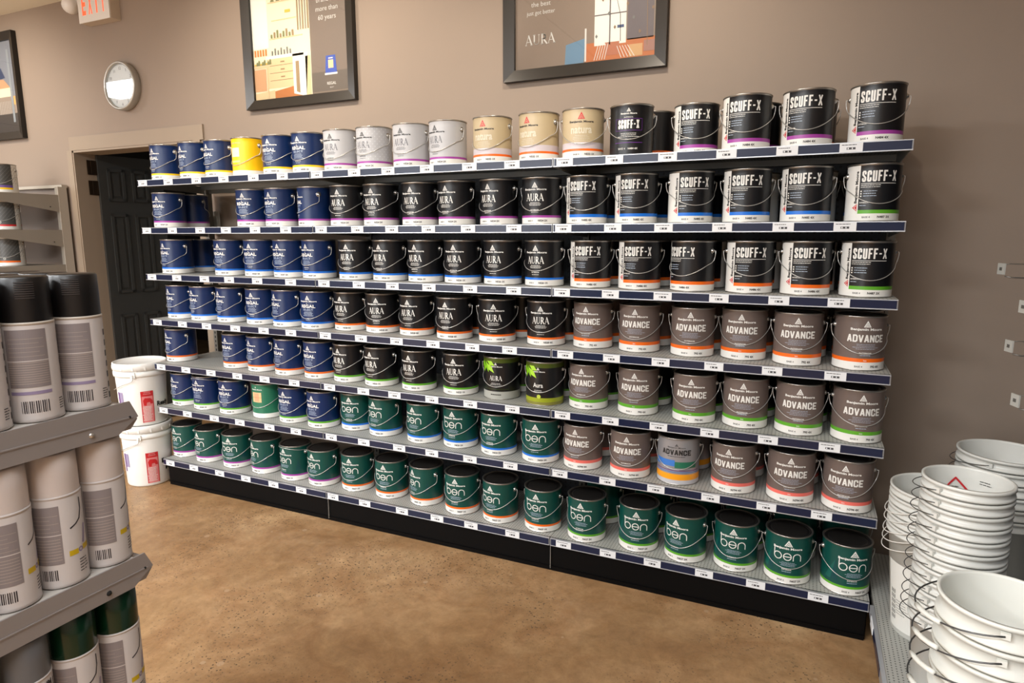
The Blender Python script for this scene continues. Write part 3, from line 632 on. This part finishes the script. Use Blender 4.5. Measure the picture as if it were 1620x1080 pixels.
mb2 = MB(); mb2.lathe([(.007, .034), (.007, .040), (0.0005, .041)], ink, 12); face_on(mb2).build('hub', t)
mb = MB(); mb.box(-.010, .058, -.0370, -.0362, -.003, .003, ink, Matrix.Rotation(rad(-7), 4, 'Y')); mb.build('hour_hand', t)
mb = MB(); mb.disc(.1335, .045, glass_mat(), 48); face_on(mb).build('glass', t, fix=False)
t = thing('exit_sign', 'white box sign with red EXIT letters at the ceiling above the clock', 'sign', (0, 0, 0))
SW = mat('sign_white', (222, 218, 212), .45)
mb = MB(); mb.box(-1.01, -.71, .435, .5, 2.805, 2.9975, mat('sign_case', (200, 186, 170), .5)); mb.build('case', t)
mb = MB(); mb.box(-1.012, -.712, .428, .435, 2.803, 2.9975, SW)
a = Art(); er = mat('exit_red', (244, 80, 46), .4, emit=1.2)
for k, ch in enumerate('EXIT'): a.text(ch, -.955 + .0625 * k, 2.852, .125, er, width=.036 if ch != 'I' else .012, bold=.03)
a.flat(mb, lambda s, z, o: (s, .428 - o, z)); mb.build('face_plate', t, fix=False)
for k, xx in enumerate((-1.10,)):
    mb = MB(); mb.sphere((xx, .44, 2.93), .052, mat('lamp_plastic', (232, 230, 226), .35), 20, 10); mb.box(xx - .02, xx + .09, .45, .5, 2.93, 2.98, SW); mb.build('emergency_lamp', t)
# ------------------------------------------------------------------ framed prints
FR = mat('frame_black_gloss', (52, 48, 44), .28, .3); EDGE = mat('frame_edge', (26, 24, 22), .4)
def framed(x0, z0, w, h, label, fn):
    t = thing('framed_picture', label, 'picture', (x0, .5, z0), 0, 'framed pictures on the back wall')
    mb = MB(); fw = .052; d = .034
    def side(p, q, r, s): # outer p->q, inner r->s (x,z), sloped face
        mb.add([(p[0], 0, p[1]), (q[0], 0, q[1]), (q[0], -d, q[1]), (p[0], -d, p[1]), (r[0], -.020, r[1]), (s[0], -.020, s[1]), (r[0], -.004, r[1]), (s[0], -.004, s[1])], [(0, 1, 2, 3), (6, 7, 5, 4)], EDGE)
        mb.add([(p[0], -d, p[1]), (q[0], -d, q[1]), (s[0], -.020, s[1]), (r[0], -.020, r[1])], [(0, 1, 2, 3)], FR)
    o = [(0, 0), (w, 0), (w, h), (0, h)]; i_ = [(fw, fw), (w - fw, fw), (w - fw, h - fw), (fw, h - fw)]
    for k in range(4): side(o[k], o[(k + 1) % 4], i_[k], i_[(k + 1) % 4])
    mb.build('frame', t)
    mb = MB(); a = Art(); fn(a, fw, w - fw, fw, h - fw); a.flat(mb, lambda s, z, q: (s, -.004 - q, z)); mb.box(fw, w - fw, -.004, -.001, fw, h - fw, mat('backing_board', (120, 106, 92), .7)); mb.build('print', t, fix=False)
    mb = MB(); mb.add([(fw, -.012, fw), (w - fw, -.012, fw), (w - fw, -.012, h - fw), (fw, -.012, h - fw)], [(0, 1, 2, 3)], glass_mat()); mb.build('glass', t, fix=False)
    return t
def P(n, c): return mat('print_' + n, tuple(int(v * .84) for v in c), .6)
def kitchen(a, x0, x1, z0, z1):
    sp = .47; cream = P('cream', (255, 246, 214)); tan = P('tan', (240, 212, 166)); wht = P('white', (255, 252, 240)); wood = P('orange_wood', (206, 128, 62)); br = P('brown', (170, 142, 104)); gr = P('green', (140, 142, 92)); yl = P('yellow', (240, 200, 80)); taupe = P('taupe', (136, 120, 106))
    a.rect(x0, sp, z0, z1, cream, 1); a.rect(sp, x1 - .012, z0 + .012, z1, taupe, 1); a.rect(x0, x1, z0, z0 + .003, br, 3); a.rect(sp, x1 - .012, z0 + .012, .165, P('dark_taupe', (112, 100, 90)), 2)
    a.rect(x0, .17, .33, z1, wht, 2)
    a.poly([(x0, z0), (sp - .02, z0), (sp - .02, .125), (x0, .075)], wood, 2); a.poly([(x0, z0), (.2, z0), (.2, .1), (x0, .09)], tan, 3)
    a.rect(.15, .36, .11, .27, tan, 3); a.rect(.145, .42, .268, .285, wht, 4)
    for k in range(3): a.rect(.17, .34, .15 + k * .04, .153 + k * .04, br, 5); a.rect(.25, .28, .165 + k * .04, .172 + k * .04, br, 5)
    a.poly([(.34, .07), (.43, .05), (.45, .28), (.34, .28)], wht, 4); a.poly([(.36, .08), (.385, .07), (.385, .24), (.36, .24)], br, 5); a.rect(.43, .465, .05, .26, tan, 4)
    a.rect(x0, .16, .225, .24, tan, 5); a.rect(.145, .155, .06, .23, tan, 6); a.rect(x0, .14, .10, .22, P('peach', (226, 176, 130)), 4)
    for k in range(9): a.poly([(x0 + .012 + .014 * k + q * .012, .242 + r * .03 * ((k * 7) % 3 + 1) / 3) for q, r in ((-.7, 0), (.7, 0), (.5, .8), (0, 1), (-.5, .7))], gr if k % 3 else yl, 6)
    for k in range(5): a.rect(x0 + .01 + .02 * k, x0 + .022 + .02 * k, .29, .325, P('orange_jar', (222, 140, 60)), 5)
    for zz, xs, xe in ((.56, .18, .40), (.465, .2, .38), (.37, .18, .42)): a.rect(xs, xe, zz, zz + .006, tan, 4)
    for k in range(8): a.rect(.19 + .022 * k, .203 + .022 * k, .377, .377 + .02 + .01 * (k % 3), br if k % 2 else gr, 5)
    for k in range(7): a.rect(.19 + .022 * k, .2 + .022 * k, .285, .31 + .012 * (k % 2), P('slate', (126, 126, 122)), 5)
    for k in range(3): a.poly([(.2 + .04 * k, .567), (.228 + .04 * k, .567), (.214 + .04 * k, .6)], gr, 5)
    a.rect(.30, .34, .5, .515, yl, 5)
    for k in range(5): a.rect(.385 + .018 * k, .394 + .018 * k, .40, .60, br if k % 2 == 0 else P('grey_brown', (170, 156, 140)), 5)
    w = P('text_white', (244, 240, 232))
    for k, s in enumerate(('the trusted', 'brand for', 'more than', '60 years')): a.text(s, .592, .565 - .045 * k, .026, w, bold=0, layer=3)
    a.poly([(.565, .15), (.645, .15), (.637, .245), (.573, .245)], P('can_blue', (60, 92, 190)), 3); a.rect(.588, .622, .18, .222, PEACH, 4); a.rect(.562, .648, .146, .156, w, 4); a.rect(.59, .62, .228, .234, w, 4)
    a.text('REGAL', .606, .095, .015, w, layer=3, bold=.01); a.text('SELECT', .606, .078, .006, w, layer=3)
def dining(a, x0, x1, z0, z1):
    tp = P('warm_taupe', (150, 130, 112)); wht = P('white', (255, 252, 240)); gry = P('mauve_grey', (112, 102, 104)); og = P('orange_floor', (206, 118, 60)); w = P('text_white', (250, 246, 238)); blu = P('chair_blue', (112, 150, 178))
    a.rect(x0, x1, z0, z1, tp, 1); a.rect(.40, x1, z0, .135, og, 2); a.rect(.59, x1 - .01, .13, z1, gry, 2)
    a.rect(.44, .585, .12, z1, wht, 3); a.rect(.508, .514, .12, z1, gry, 4); a.rect(.44, .585, .245, .25, gry, 4); a.rect(.44, .585, .43, .436, gry, 4)
    a.poly([(.30, z0), (.39, z0), (.40, .16), (.305, .14)], blu, 3); a.rect(.395, .403, .06, .2, w, 4)
    for k in range(5): a.line((.44 + .012 * k, .06), (.46 + .011 * k, .125), .003, w, 5, 0)
    for k in range(5): a.line((.545 + .012 * k, .11), (.565 + .015 * k, .06), .003, w, 5, 0)
    a.rect(.49, .555, .075, .13, P('terracotta', (196, 120, 84)), 4); a.rect(.60, .66, .06, .11, P('pale_wood', (220, 176, 120)), 4); a.rect(.665, .735, .075, .12, P('rose', (176, 128, 112)), 4)
    for k in range(10): a.poly([(.45 + .028 * k + q, .16 + .03 * ((k * 5) % 7) + r) for q, r in ((-.006, 0), (0, -.009), (.006, 0), (0, .009))], P('twig', (150, 120, 90)) if k % 2 else P('slate', (126, 126, 122)), 6)
    a.line((.56, .13), (.558, .24), .003, gry, 6); a.line((.558, .24), (.535, .33), .0025, gry, 6); a.rect(.545, .575, .185, .197, P('blue_flower', (70, 90, 130)), 6)
    a.line((.68, .1), (.675, .36), .003, P('twig', (150, 120, 90)), 5)
    a.text('the best', .18, .325, .021, w, layer=3); a.text('just got better', .18, .29, .019, w, layer=3, width=.14)
    n_ = len(a.items); aura_word(a, .18, .16, .15, .042, w); a.items = a.items[:n_] + [(v, f, m, 5) for v, f, m, l in a.items[n_:]]
def porch(a, x0, x1, z0, z1):
    a.rect(x0, x1, z0, z1, P('sky_grey', (150, 154, 164)), 1); a.rect(x0, x1, z0, z0 + .13, P('dark_deck', (74, 66, 60)), 2); a.rect(x0, x1, z0 + .13, .30, P('beige_rail', (176, 156, 140)), 2)
    a.rect(.3, .67, .30, .36, P('cream', (255, 246, 214)), 3); a.poly([(.3, .36), (.67, .36), (.60, .42), (.4, .44)], P('peach', (226, 176, 130)), 3); a.poly([(.5, .42), (.62, .43), (.58, .5), (.52, .48)], P('deep_blue', (50, 70, 110)), 3)
    for k in range(9): a.rect(.5 + .02 * k, .508 + .02 * k, .18, .27, P('pale_rail', (206, 196, 184)), 4)
    a.rect(.695, .715, .24, .30, P('lamp_glow', (250, 196, 110)), 4); a.rect(.665, .69, .12, .62, P('pillar', (170, 176, 180)), 4)
framed(.345, 2.170, .778, .73, 'framed kitchen print with slogan text on the wall above the tan and navy cans', kitchen)
framed(1.996, 2.170, .768, .73, 'framed dining room print on the wall above the tan cans, nearest the right', dining)
framed(-2.628, 2.150, .80, .73, 'framed porch print cut off at the left edge beside the clock', porch)
# ------------------------------------------------------------------ grey shelving against the wall left of the door
GS = mat('grey_laminate', (150, 143, 132), .5, vary=.03, vscale=10); GSD = mat('grey_laminate_panel', (128, 116, 108), .6); GSL = mat('pale_edge', (176, 168, 156), .5)
t = thing('grey_display_rack', 'grey metal rack with tapered brackets against the wall left of the door', 'shelving unit', (0, 0, 0))
mb = MB(); mb.box(-1.462, -1.422, .425, .478, 0, 1.79, GS); mb.box(-1.424, -1.418, .42, .48, 0, 1.79, GSL); mb.build('upright', t)
mb = MB(); mb.box(-2.62, -1.46, .47, .485, .1, 1.81, GSD); mb.box(-2.62, -1.42, .45, .488, 1.785, 1.805, GSL); mb.build('back_panel', t)
for z in (1.733, 1.492, 1.250, 1.01, .77):
    mb = MB(); mb.box(-2.60, -1.425, .0, .43, z - .006, z, GS); mb.box(-2.60, -1.425, -.004, .0, z - .045, z, GS); sh = mb.build('shelf', t)
    mb = MB(); mb.prism([(.43, z + .001), (-.004, z + .001), (-.004, z - .045), (.43, z - .118)], 'x', -1.425, -1.421, GS); mb.tube([(-1.4215, .36, z - .082), (-1.4195, .36, z - .082)], .004, HOL, 8)
    mb.build('side_bracket', sh)

for z, kd, nm, x in ((1.733, 'charcoal_yellow', 'top', -1.585), (1.492, 'charcoal_red', 'second', -1.60), (1.250, 'charcoal_orange', 'third', -1.60)):
    paint_can(kd, x, .17, z + .0005, 38, 'charcoal paint can with ' + kd.split('_')[1] + ' stripe on the ' + nm + ' shelf of the grey wall rack', 'cans on the grey wall rack')
# ------------------------------------------------------------------ spray can rack in the left foreground
SRK = mat('rack_grey_brown', (150, 144, 142), .5, vary=.02, vscale=15); SRT = mat('rack_shelf_top', (196, 192, 186), .45); SCR = mat('screw_steel', (200, 198, 194), .3, .8)
t = thing('spray_can_rack', 'grey metal rack end in the left foreground with chamfered shelf brackets', 'shelving unit', (0, 0, 0))
XS = 2.431; YF = -1.81
SPZ = (1.1985, .9455, .6925)
for k, z in enumerate(SPZ + (.44,)):
    mb = MB(); mb.box(XS - .92, XS - .002, -2.262, YF - .028, z - .004, z, SRT); mb.prism([(YF - .030, z - .004), (YF - .012, z - .004), (YF, z - .030), (YF - .012, z - .044), (YF - .03, z - .044)], 'x', XS - .92, XS - .003, SRK)
    sh = mb.build('shelf', t)
    mb = MB(); mb.prism([(-2.262, z + .0012), (YF - .012, z + .0012), (YF, z - .0255), (YF - .035, z - .0475), (-2.262, z - .0475)], 'x', XS - .003, XS, SRK)
    mb.prism([(-2.26, z - .0225), (YF - .01, z - .0235), (YF - .01, z - .0255), (-2.26, z - .0245)], 'x', XS, XS + .0012, SRK)
    mb.lathe([(.0001, .0028), (.003, .0022), (.0042, 0)], SCR if k == 0 else HOL, 10)
    n = 30; M = Matrix.Translation((XS, YF - .075, z - .036)) @ Matrix.Rotation(PI / 2, 4, 'Y'); mb.v[-n:] = [tuple(M @ Vector(v)) for v in mb.v[-n:]]
    mb.lathe([(.0001, .0016), (.0016, .0012), (.0022, 0)], HOL, 10)
    M = Matrix.Translation((XS, YF - .014, z - .024)) @ Matrix.Rotation(PI / 2, 4, 'Y'); mb.v[-n:] = [tuple(M @ Vector(v)) for v in mb.v[-n:]]
    mb.build('side_bracket', sh)
mb = MB()
for xx in (XS - .04, XS - .92): mb.box(xx, xx + .036, -2.30, -2.262, 0, 1.62, SRK)
mb.build('upright', t)
mb = MB(); mb.box(XS - .90, XS - .04, -2.275, -2.268, .05, 1.6, SRK); mb.build('back_panel', t)
mb = MB(); mb.box(XS - .92, XS, -2.262, YF - .03, 0, .08, SRK); mb.build('base', t)
SB = mat('spray_body', (208, 202, 200), .42); SG = mat('spray_text_grey', (142, 134, 136), .5); SGL = mat('spray_text_lines', (170, 160, 154), .5); SL = mat('spray_lilac', (150, 138, 172), .45); SD = mat('spray_dark', (44, 40, 46), .5); SY = mat('spray_yellow', (214, 184, 20), .45)
CAPS = {'black': mat('black_cap', (20, 18, 18), .38), 'white': mat('blush_cap', (214, 204, 200), .42), 'green': mat('deep_green_cap', (6, 44, 26), .22), 'grey': mat('grey_cap', (108, 110, 114), .4)}
SR_ = .0325
def spray(kind, x, y, z, rot, label, group, style=0):
    t = thing('spray_can', label, 'spray can', (x, y, z), rad(rot), group)
    mb = MB(); mb.lathe([(.024, .004), (.030, .0), (SR_ + .0006, .002), (SR_, .006), (SR_, .134), (SR_ - .0012, .138)], SB, 48); mb.disc(.024, .004, TIN, 32, up=False)
    a = Art()
    if style == 0:
        a.rect(-.030, .020, .050, .130, SG); a.rect(-.030, .020, .086, .0875, SB, 2)
        for k in range(10): a.rect(-.029, .019, .055 + k * .0032, .0562 + k * .0032, SGL, 2)
        for k in range(5): a.rect(-.026, .016 - .006 * (k % 2), .093 + k * .006, .0938 + k * .006, SGL, 2)
        a.rect(-.030, .020, .040, .0445, SL)
        for k in range(14): a.rect(-.018 + k * .0024, -.018 + k * .0024 + (.0014 if k % 3 else .0008), .014, .031, SD)
        for k in range(7): a.rect(.044 + .001 * (k % 2), .050, .012 + k * .016, .021 + k * .016, SD)
        a.smalls(.030, .028, .012, 5, SD, .0035, .0012, left=True)
    else:
        a.rect(-.034, .006, .038, .126, SG); a.rect(-.034, .006, .082, .0835, SB, 2)
        for k in range(8): a.rect(-.032, .004, .044 + k * .0045, .0452 + k * .0045, SGL, 2)
        for k in range(5): a.rect(-.032, .004 - .01 * (k % 2), .088 + k * .006, .0888 + k * .006, SGL, 2)
        for k in range(9): a.rect(-.024 + k * .0024, -.024 + k * .0024 + (.0014 if k % 3 else .0008), .014, .030, SD)
        a.rect(.013, .026, .046, .054, SY); a.rect(.034, .050, .048, .056, SY); a.arc(.030, .051, .003, .003, 0, 360, .002, SL, n=8)
        a.path([(.018, .088), (.026, .092), (.033, .098), (.037, .112), (.037, .128)], .0022, SD); a.path([(.036, .060), (.042, .085)], .004, SL)
        a.smalls(.026, .035, .018, 5, SD, .0045, .0014, left=True)
        if kind == 'grey':
            a.text('RUST-OLEUM', .0, .122, .009, SD, width=.062, bold=.04, layer=3)
    a.wrap(mb, SR_, .00015); mb.build('body', t, fix=False)
    mb = MB(); mb.lathe([(SR_ - .0012, .136), (SR_ + .0003, .1365), (SR_ + .0003, .1395), (SR_ - .002, .140)], SB if kind != 'black' else mat('spray_collar', (206, 198, 188), .4), 32); mb.build('collar', t)
    cp = CAPS[kind]; mb = MB(); mb.lathe([(SR_ - .0008, .1395), (SR_ - .0006, .170), (SR_ - .0012, .199), (SR_ - .003, .201), (.0002, .2012)], cp, 32)
    if kind == 'black':
        for k in range(8):
            a2 = Art(); a2.rect(-.010, .012, .172 + k * .003, .1733 + k * .003, mat('cap_ridge', (58, 54, 54), .4)); a2.wrap(mb, SR_ - .0002, .0003)
    mb.build('cap', t)
    return t
def face_cam(x, y, off=0): return math.degrees(math.atan2(CAM[0] - x, -(CAM[1] - y))) + off
for k, z in enumerate(SPZ):
    kinds = (('black',) * 4, ('white',) * 4, ('green', 'green', 'grey', 'grey'))[k]
    for j in range(4):
        x, y = XS - .0365, (-1.866, -1.857, -1.857)[k] - .0685 * j
        offs = ((-8, 2, -4, 0), (12, -6, 14, 0), (0, -10, 8, 0))[k][j]
        sty = ((0, 0, 0, 0), (1, 1, 1, 1), (1, 1, 1, 1))[k][j]
        nm = ['right end', 'second from the right end', 'third from the right end', 'fourth from the right end'][j]
        spray(kinds[j], x, y, z + .0005, face_cam(x, y, offs), f"{kinds[j]}-capped spray can, outer row, {nm} of the {['top','middle','lower'][k]} rack shelf", 'spray cans in the left foreground rack', sty)
    for i in range(1, 3 if k == 0 else 2):
        for j in range(3):
            if k and j: continue
            x = XS - .0365 - .0685 * i; y = (-1.866, -1.857, -1.857)[k] - .0685 * j
            spray(kinds[j], x, y, z + .0005, face_cam(x, y, 20), f"{kinds[j]}-capped spray can, {ORD[j]} from the aisle, {ORD[i]} row inward, {['top','middle','lower'][k]} rack shelf", 'spray cans in the left foreground rack', 0 if k == 0 else 1)
# ------------------------------------------------------------------ lidded pails by the door
PW = mat('pail_white', (238, 237, 232), .42, vary=.02, vscale=20); PK = mat('pink_panel', (222, 130, 130), .5); PR = mat('red_panel', (196, 34, 40), .45)
def pail(z, rot, word, label):
    t = thing('paint_pail', label, 'pail', (-.15, .01, z), 0, 'stacked pails beside the shelving'); t.scale = (.94, .94, 1)
    mb = MB(); mb.lathe([(.118, .0), (.124, .002), (.128, .01), (.1395, .285), (.1395, .29), (.148, .292), (.149, .300), (.149, .316), (.1415, .318), (.1415, .34)], PW, 56); mb.disc(.118, 0.0, PW, 56, up=False)
    a = Art(); Rp = .1335
    a.rect(.02, .088, .02, .205, PK); a.rect(.02, .088, .175, .205, PR, 2); a.rect(.02, .024, .02, .205, PR, 2); a.rect(.084, .088, .02, .205, PR, 2)
    a.poly([(.03, .15), (.04, .165), (.07, .162), (.08, .15), (.082, .13), (.07, .128), (.066, .14), (.05, .138), (.046, .12), (.034, .122)], PR, 3)
    for k in range(11): a.smalls(.05, .112 - .008 * k, .055, 1, WHT, th=.003, seed=k + 9, layer=3)
    a.smalls(.054, .196, .05, 2, PK, .010, .005, layer=4)
    if word == 'Ready': a.text('Ready', .108, .11, .026, DRK, bold=.05, left=True)
    else: a.text('Be', .108, .13, .026, DRK, bold=.06, left=True); a.text('M', .132, .085, .032, DRK, bold=.06, left=True)
    a.rect(-.115, -.085, .12, .20, SL); a.rect(-.13, -.118, .09, .20, VIO)
    a.sliced(.011)
    for vs, fs, m, layer in a.items:
        mb.add([((.128 + (.0115) * (z_ / .285) + .0007 * layer + .0004) * math.sin(s_ / Rp + rad(rot)), -(.128 + .0115 * (z_ / .285) + .0007 * layer + .0004) * math.cos(s_ / Rp + rad(rot)), z_) for s_, z_ in vs], fs, m)
    mb.build('body', t, fix=False)
    mb = MB(); mb.lathe([(.1420, .325), (.1505, .327), (.1515, .352), (.1500, .366), (.143, .369), (.139, .362), (.132, .3605), (.128, .358), (.0002, .358)], PW, 56)
    for k in range(14):
        an = 2 * PI * k / 14; M = Matrix.Rotation(an, 4, 'Z'); mb.box(.1508, .1530, -.004, .004, .330, .350, PW, M)
    mb.build('lid', t)
    b = bail(.158, .304, .10, .146, .002); M = Matrix.Rotation(rad(-52), 4, 'Z'); b.v = [tuple(M @ Vector(v)) for v in b.v]; hd = b.build('handle', t)
    for s_ in (-1, 1): MB().box(s_ * .147 - .007, s_ * .147 + .007, -.012, .012, .288, .318, PW, M).build('ear', t)
    return t
pail(0.0, 39, 'M', 'lower white lidded pail with red and white label standing on the floor')
pail(.3665, 41, 'Ready', 'upper white lidded pail with red and white label, stacked on another pail')
# ------------------------------------------------------------------ perpendicular base shelf with bucket stacks, right side
t = thing('low_shelving_base', 'low grey perforated shelf base running towards the viewer under the white buckets', 'shelving unit', (0, 0, 0))
mb = MB(); mb.box(3.672, 4.205, -2.0, .42, .155, .159, DECK); mb.box(3.669, 3.672, -2.0, .42, .125, .159, GM); mb.build('deck', t)
mb = MB(); mb.box(3.684, 3.69, -2.0, .42, 0, .126, BKK); mb.build('kick_plate', t)
mb = MB(); mb.box(4.205, 4.235, -2.0, .45, 0, 1.9, PEG); mb.build('back_panel', t)
mb = MB(); mb.box(3.657, 3.669, -1.98, -.02, .124, .160, CH); stp = mb.build('price_strip', t)
for k in range(5):
    mb = MB(); y0 = -.12 - .38 * k; mb.box(3.6555, 3.657, y0 - .27, y0 - .05, .128, .156, NV); mb.box(3.6545, 3.657, y0 - .04, y0 + .03, .127, .158, PAP); mb.build('price_tag', stp)
BW = mat('bucket_white', (222, 222, 214), .38, spec=.4); BT = mat('bucket_translucent', (212, 212, 206), .3, spec=.5); DW = mat('dark_wire', (92, 92, 92), .35, .8)
BT.node_tree.nodes['Principled BSDF'].inputs['Subsurface Weight'].default_value = .25
BT.node_tree.nodes['Principled BSDF'].inputs['Subsurface Radius'].default_value = (.03, .03, .03)
def bucket_mesh(Rt, Hb, pitch, m):
    Rb = Rt - Hb * .105; th = .0018; q = pitch - .004
    def ro(z): return Rb + (Rt - .006 - Rb) * z / Hb
    pr = [(Rb - .004, 0), (Rb, .004), (ro(Hb - q), Hb - q), (Rt - .001, Hb - q + .001), (Rt, Hb - q + .004), (Rt - .001, Hb - q + .008), (ro(Hb - q * .6), Hb - q + .010), (ro(Hb - .010), Hb - .010), (Rt, Hb - .009), (Rt, Hb - .001), (Rt - .002, Hb)]
    pr += [(ro(Hb) - th, Hb), (ro(Hb) - th - .001, Hb - .006), (Rb - th, .006), (.0005, .005)]
    mb = MB(); mb.lathe(pr, m, 56); mb.disc(Rb - .004, 0, m, 56, up=False)
    return mb
def bucket_stack(x, y, n, z0, Rt, Hb, pitch, style, m, name, hang, wire=DW, ang=215, out=.03, grip=False, wr=.0013, tail=''):
    body = bucket_mesh(Rt, Hb, pitch, m).mesh('bucket_body')
    ws = []
    for q in range(3):
        pts = []
        for i in range(25):
            u = PI * i / 24; an = rad(ang) - u  # from the front ear round the aisle side to the rear ear
            rr = Rt + .004 + out * math.sin(u); pts.append((rr * math.cos(an), rr * math.sin(an), Hb - .02 - (hang + .004 * q) * math.sin(u)))
        ws.append(pts)
    wm = []
    for pts in ws: mb = MB(); mb.tube(pts, wr, wire, 6); wm.append(mb.mesh('handle'))
    em = []
    for an in (ang, ang - 180):
        mb = MB()
        M = Matrix.Rotation(rad(an), 4, 'Z'); mb.box(Rt - .0045, Rt + .004, -.009, .009, Hb - .027, Hb - .013, m, M); em.append(mb.mesh('ear'))
    gm = None
    if grip:
        mb = MB(); p = ws[0]; mb.tube(p[6:11], .006, m, 10); gm = mb.mesh('grip')
    for k in range(n):
        pos = 'topmost of' if k == n - 1 else ('bottom of' if k == 0 else (ORD[n - 1 - k] if n - 1 - k < 6 else ['seventh', 'eighth', 'ninth', 'tenth', 'eleventh', 'twelfth', 'thirteenth', 'fourteenth'][n - 7 - k]) + ' down in')
        o = thing('plastic_bucket', f"{'ribbed ' if style == 'ribbed' else ''}white bucket, {pos} the {name}", 'bucket', (x, y, z0 + k * pitch), 0, name)
        link('body', body, o); h = link('handle', wm[k % 3], o); [link('ear', e, o) for e in em]
        if gm: link('grip', gm, h)
        if tail and k == (0 if tail == 'A' else n - 1): STK[tail] = o
STK = {}
bucket_stack(3.81, -.12, 5, .1595, .14, .37, .032, 'plain', BT, 'tall stack nearest the paint shelves', .07, WHT, 262, .004, wr=.0016, tail='A')
bucket_stack(3.81, -.44, 12, .1595, .107, .255, .0355, 'ribbed', BT, 'slim middle stack of ribbed buckets', .014, DW, 222, .018, tail='B')
bucket_stack(4.03, .14, 6, .1595, .14, .37, .040, 'plain', BT, 'rear stack against the back wall', .02, DW, 240, .012)
bucket_stack(3.832, -.79, 4, .1595, .130, .302, .062, 'plain', BW, 'nearest stack in the right foreground', .03, DW, 258, .036, grip=True, wr=.002)
# printed label on the lowest bucket of the tall stack and in the mouth of the slim stack
mb = MB(); a = Art()
a.rect(-.05, .12, .02, .25, mat('bucket_label', (226, 226, 220), .4)); a.poly([(.052, .19), (.075, .20), (.095, .188), (.10, .165), (.085, .15), (.08, .17), (.062, .172)], RED, 2); a.poly([(.07, .16), (.09, .17), (.1, .14)], RED, 2)
[a.rect(-.034 + .008 * k, -.030 + .008 * k, .05 + .018 * q, .063 + .018 * q, mat('grey_ink', (120, 120, 116), .5), 2) for k in range(3) for q in range(6)]; a.smalls(-.01, .12, .05, 6, MATS['grey_ink'], .009, .002, layer=2, left=True)
a.sliced(.01)
for vs, fs, m, layer in a.items:
    mb.add([((.1012 + .0328 * z_ / .37 + .0009 * layer) * math.sin(s_ / .118 + rad(-56)), -(.1012 + .0328 * z_ / .37 + .0009 * layer) * math.cos(s_ / .118 + rad(-56)), z_) for s_, z_ in vs], fs, m)
mb.build('label', STK['A'], fix=False)
mb = MB(); a = Art(); rr = .0905
a.line((-.030, .185), (0, .222), .005, RED); a.line((0, .222), (.034, .185), .005, RED); a.smalls(-.012, .196, .03, 3, DRK, .006, .002, left=True); a.smalls(.055, .222, .035, 2, DRK, .007, .002, left=True)
a.sliced(.006)
for vs, fs, m, layer in a.items:
    mb.add([((.0975 - .0012 * layer - (.255 - z_) * .085) * math.cos(rad(96) - s_ / rr), (.0975 - .0012 * layer - (.255 - z_) * .085) * math.sin(rad(96) - s_ / rr), z_) for s_, z_ in vs], fs, m)
mb.build('label', STK['B'], fix=False)
# ------------------------------------------------------------------ peg hooks on the panel above the buckets
HKM = mat('hook_wire', (128, 124, 118), .35, .8); HT = mat('hook_tag', (176, 176, 170), .4)
for k, (y, z) in enumerate(((.112, 1.344), (-.078, 1.12), (-.207, .981), (-.172, 1.249))):
    z += .0
    t = thing('peg_hook', 'wire peg hook with a small price plate, ' + ['highest and leftmost', 'third highest, second from the left', 'lowest', 'second highest, cut by the right edge'][k], 'hook', (3.95, y, z), 0, 'peg hooks above the bucket stacks')
    mb = MB(); mb.tube([(.01, 0, -.024), (.03, 0, -.028), (.252, 0, -.028)], .0022, HKM, 8); mb.tube([(.0, 0, .012), (.02, 0, .016), (.252, 0, .016)], .0016, HKM, 8); mb.build('wire_arm', t)
    mb = MB(); mb.box(-.003, .001, -.018, .018, -.018, .018, HT, Matrix.Rotation(rad(18), 4, 'Z')); mb.box(-.004, -.002, -.006, .006, -.005, .005, mat('plate_slot', (90, 88, 84), .5), Matrix.Rotation(rad(18), 4, 'Z')); mb.build('price_plate', t)
# ------------------------------------------------------------------ light
def area(x, y, z, sx, sy, w, col=(.93, .97, 1), rot=(0, 0, 0)):
    l = bpy.data.lights.new('ceiling_or_fill_lamp', 'AREA'); l.shape = 'RECTANGLE'; l.size = sx; l.size_y = sy; l.energy = w; l.color = col
    o = bpy.data.objects.new('ceiling_or_fill_lamp', l); C.objects.link(o); o.location = (x, y, z); o.rotation_euler = rot; return o
for (x, y, w) in ((-3.3, -1.5, 80), (-1.0, -3.7, 170), (1.4, -3.7, 140), (3.4, -4.2, 50), (2.95, -2.5, 22), (-3.3, -4.6, 90), (-1.0, -6.4, 60), (1.4, -6.4, 60)):  # the one above the camera is added fill for the foreground floor
    area(x, y, 2.985, 1.2, .6, w)
area(-1.2, -7.85, 1.5, 5.5, 2.2, 170, (.95, .98, 1), (rad(90), 0, 0))   # added daylight-toned fill behind the viewer, lifting can fronts and shelf undersides
area(-.6, 2.4, 2.95, 1.0, .4, 10)  # added storeroom fill, out of view, to lighten the black door
def spot(x, y, z, tx, ty, tz, w, size=70, blend=.8):
    l = bpy.data.lights.new('wall_washer', 'SPOT'); l.energy = w; l.spot_size = rad(size); l.spot_blend = blend; l.shadow_soft_size = .06; l.color = (1, .9, .76)
    o = bpy.data.objects.new('wall_washer', l); C.objects.link(o); o.location = (x, y, z)
    o.rotation_euler = (Vector((tx, ty, tz)) - Vector((x, y, z))).to_track_quat('-Z', 'Y').to_euler()
for x, e in ((-1.9, 62), (.5, 60), (1.3, 66), (2.6, 64)): spot(x, -.62, 2.95, x, .5, 2.1, e, 95, 1.0)
w = bpy.data.worlds.new('world'); bpy.context.scene.world = w; w.use_nodes = True
w.node_tree.nodes['Background'].inputs[0].default_value = (.9, .92, 1, 1); w.node_tree.nodes['Background'].inputs[1].default_value = .3
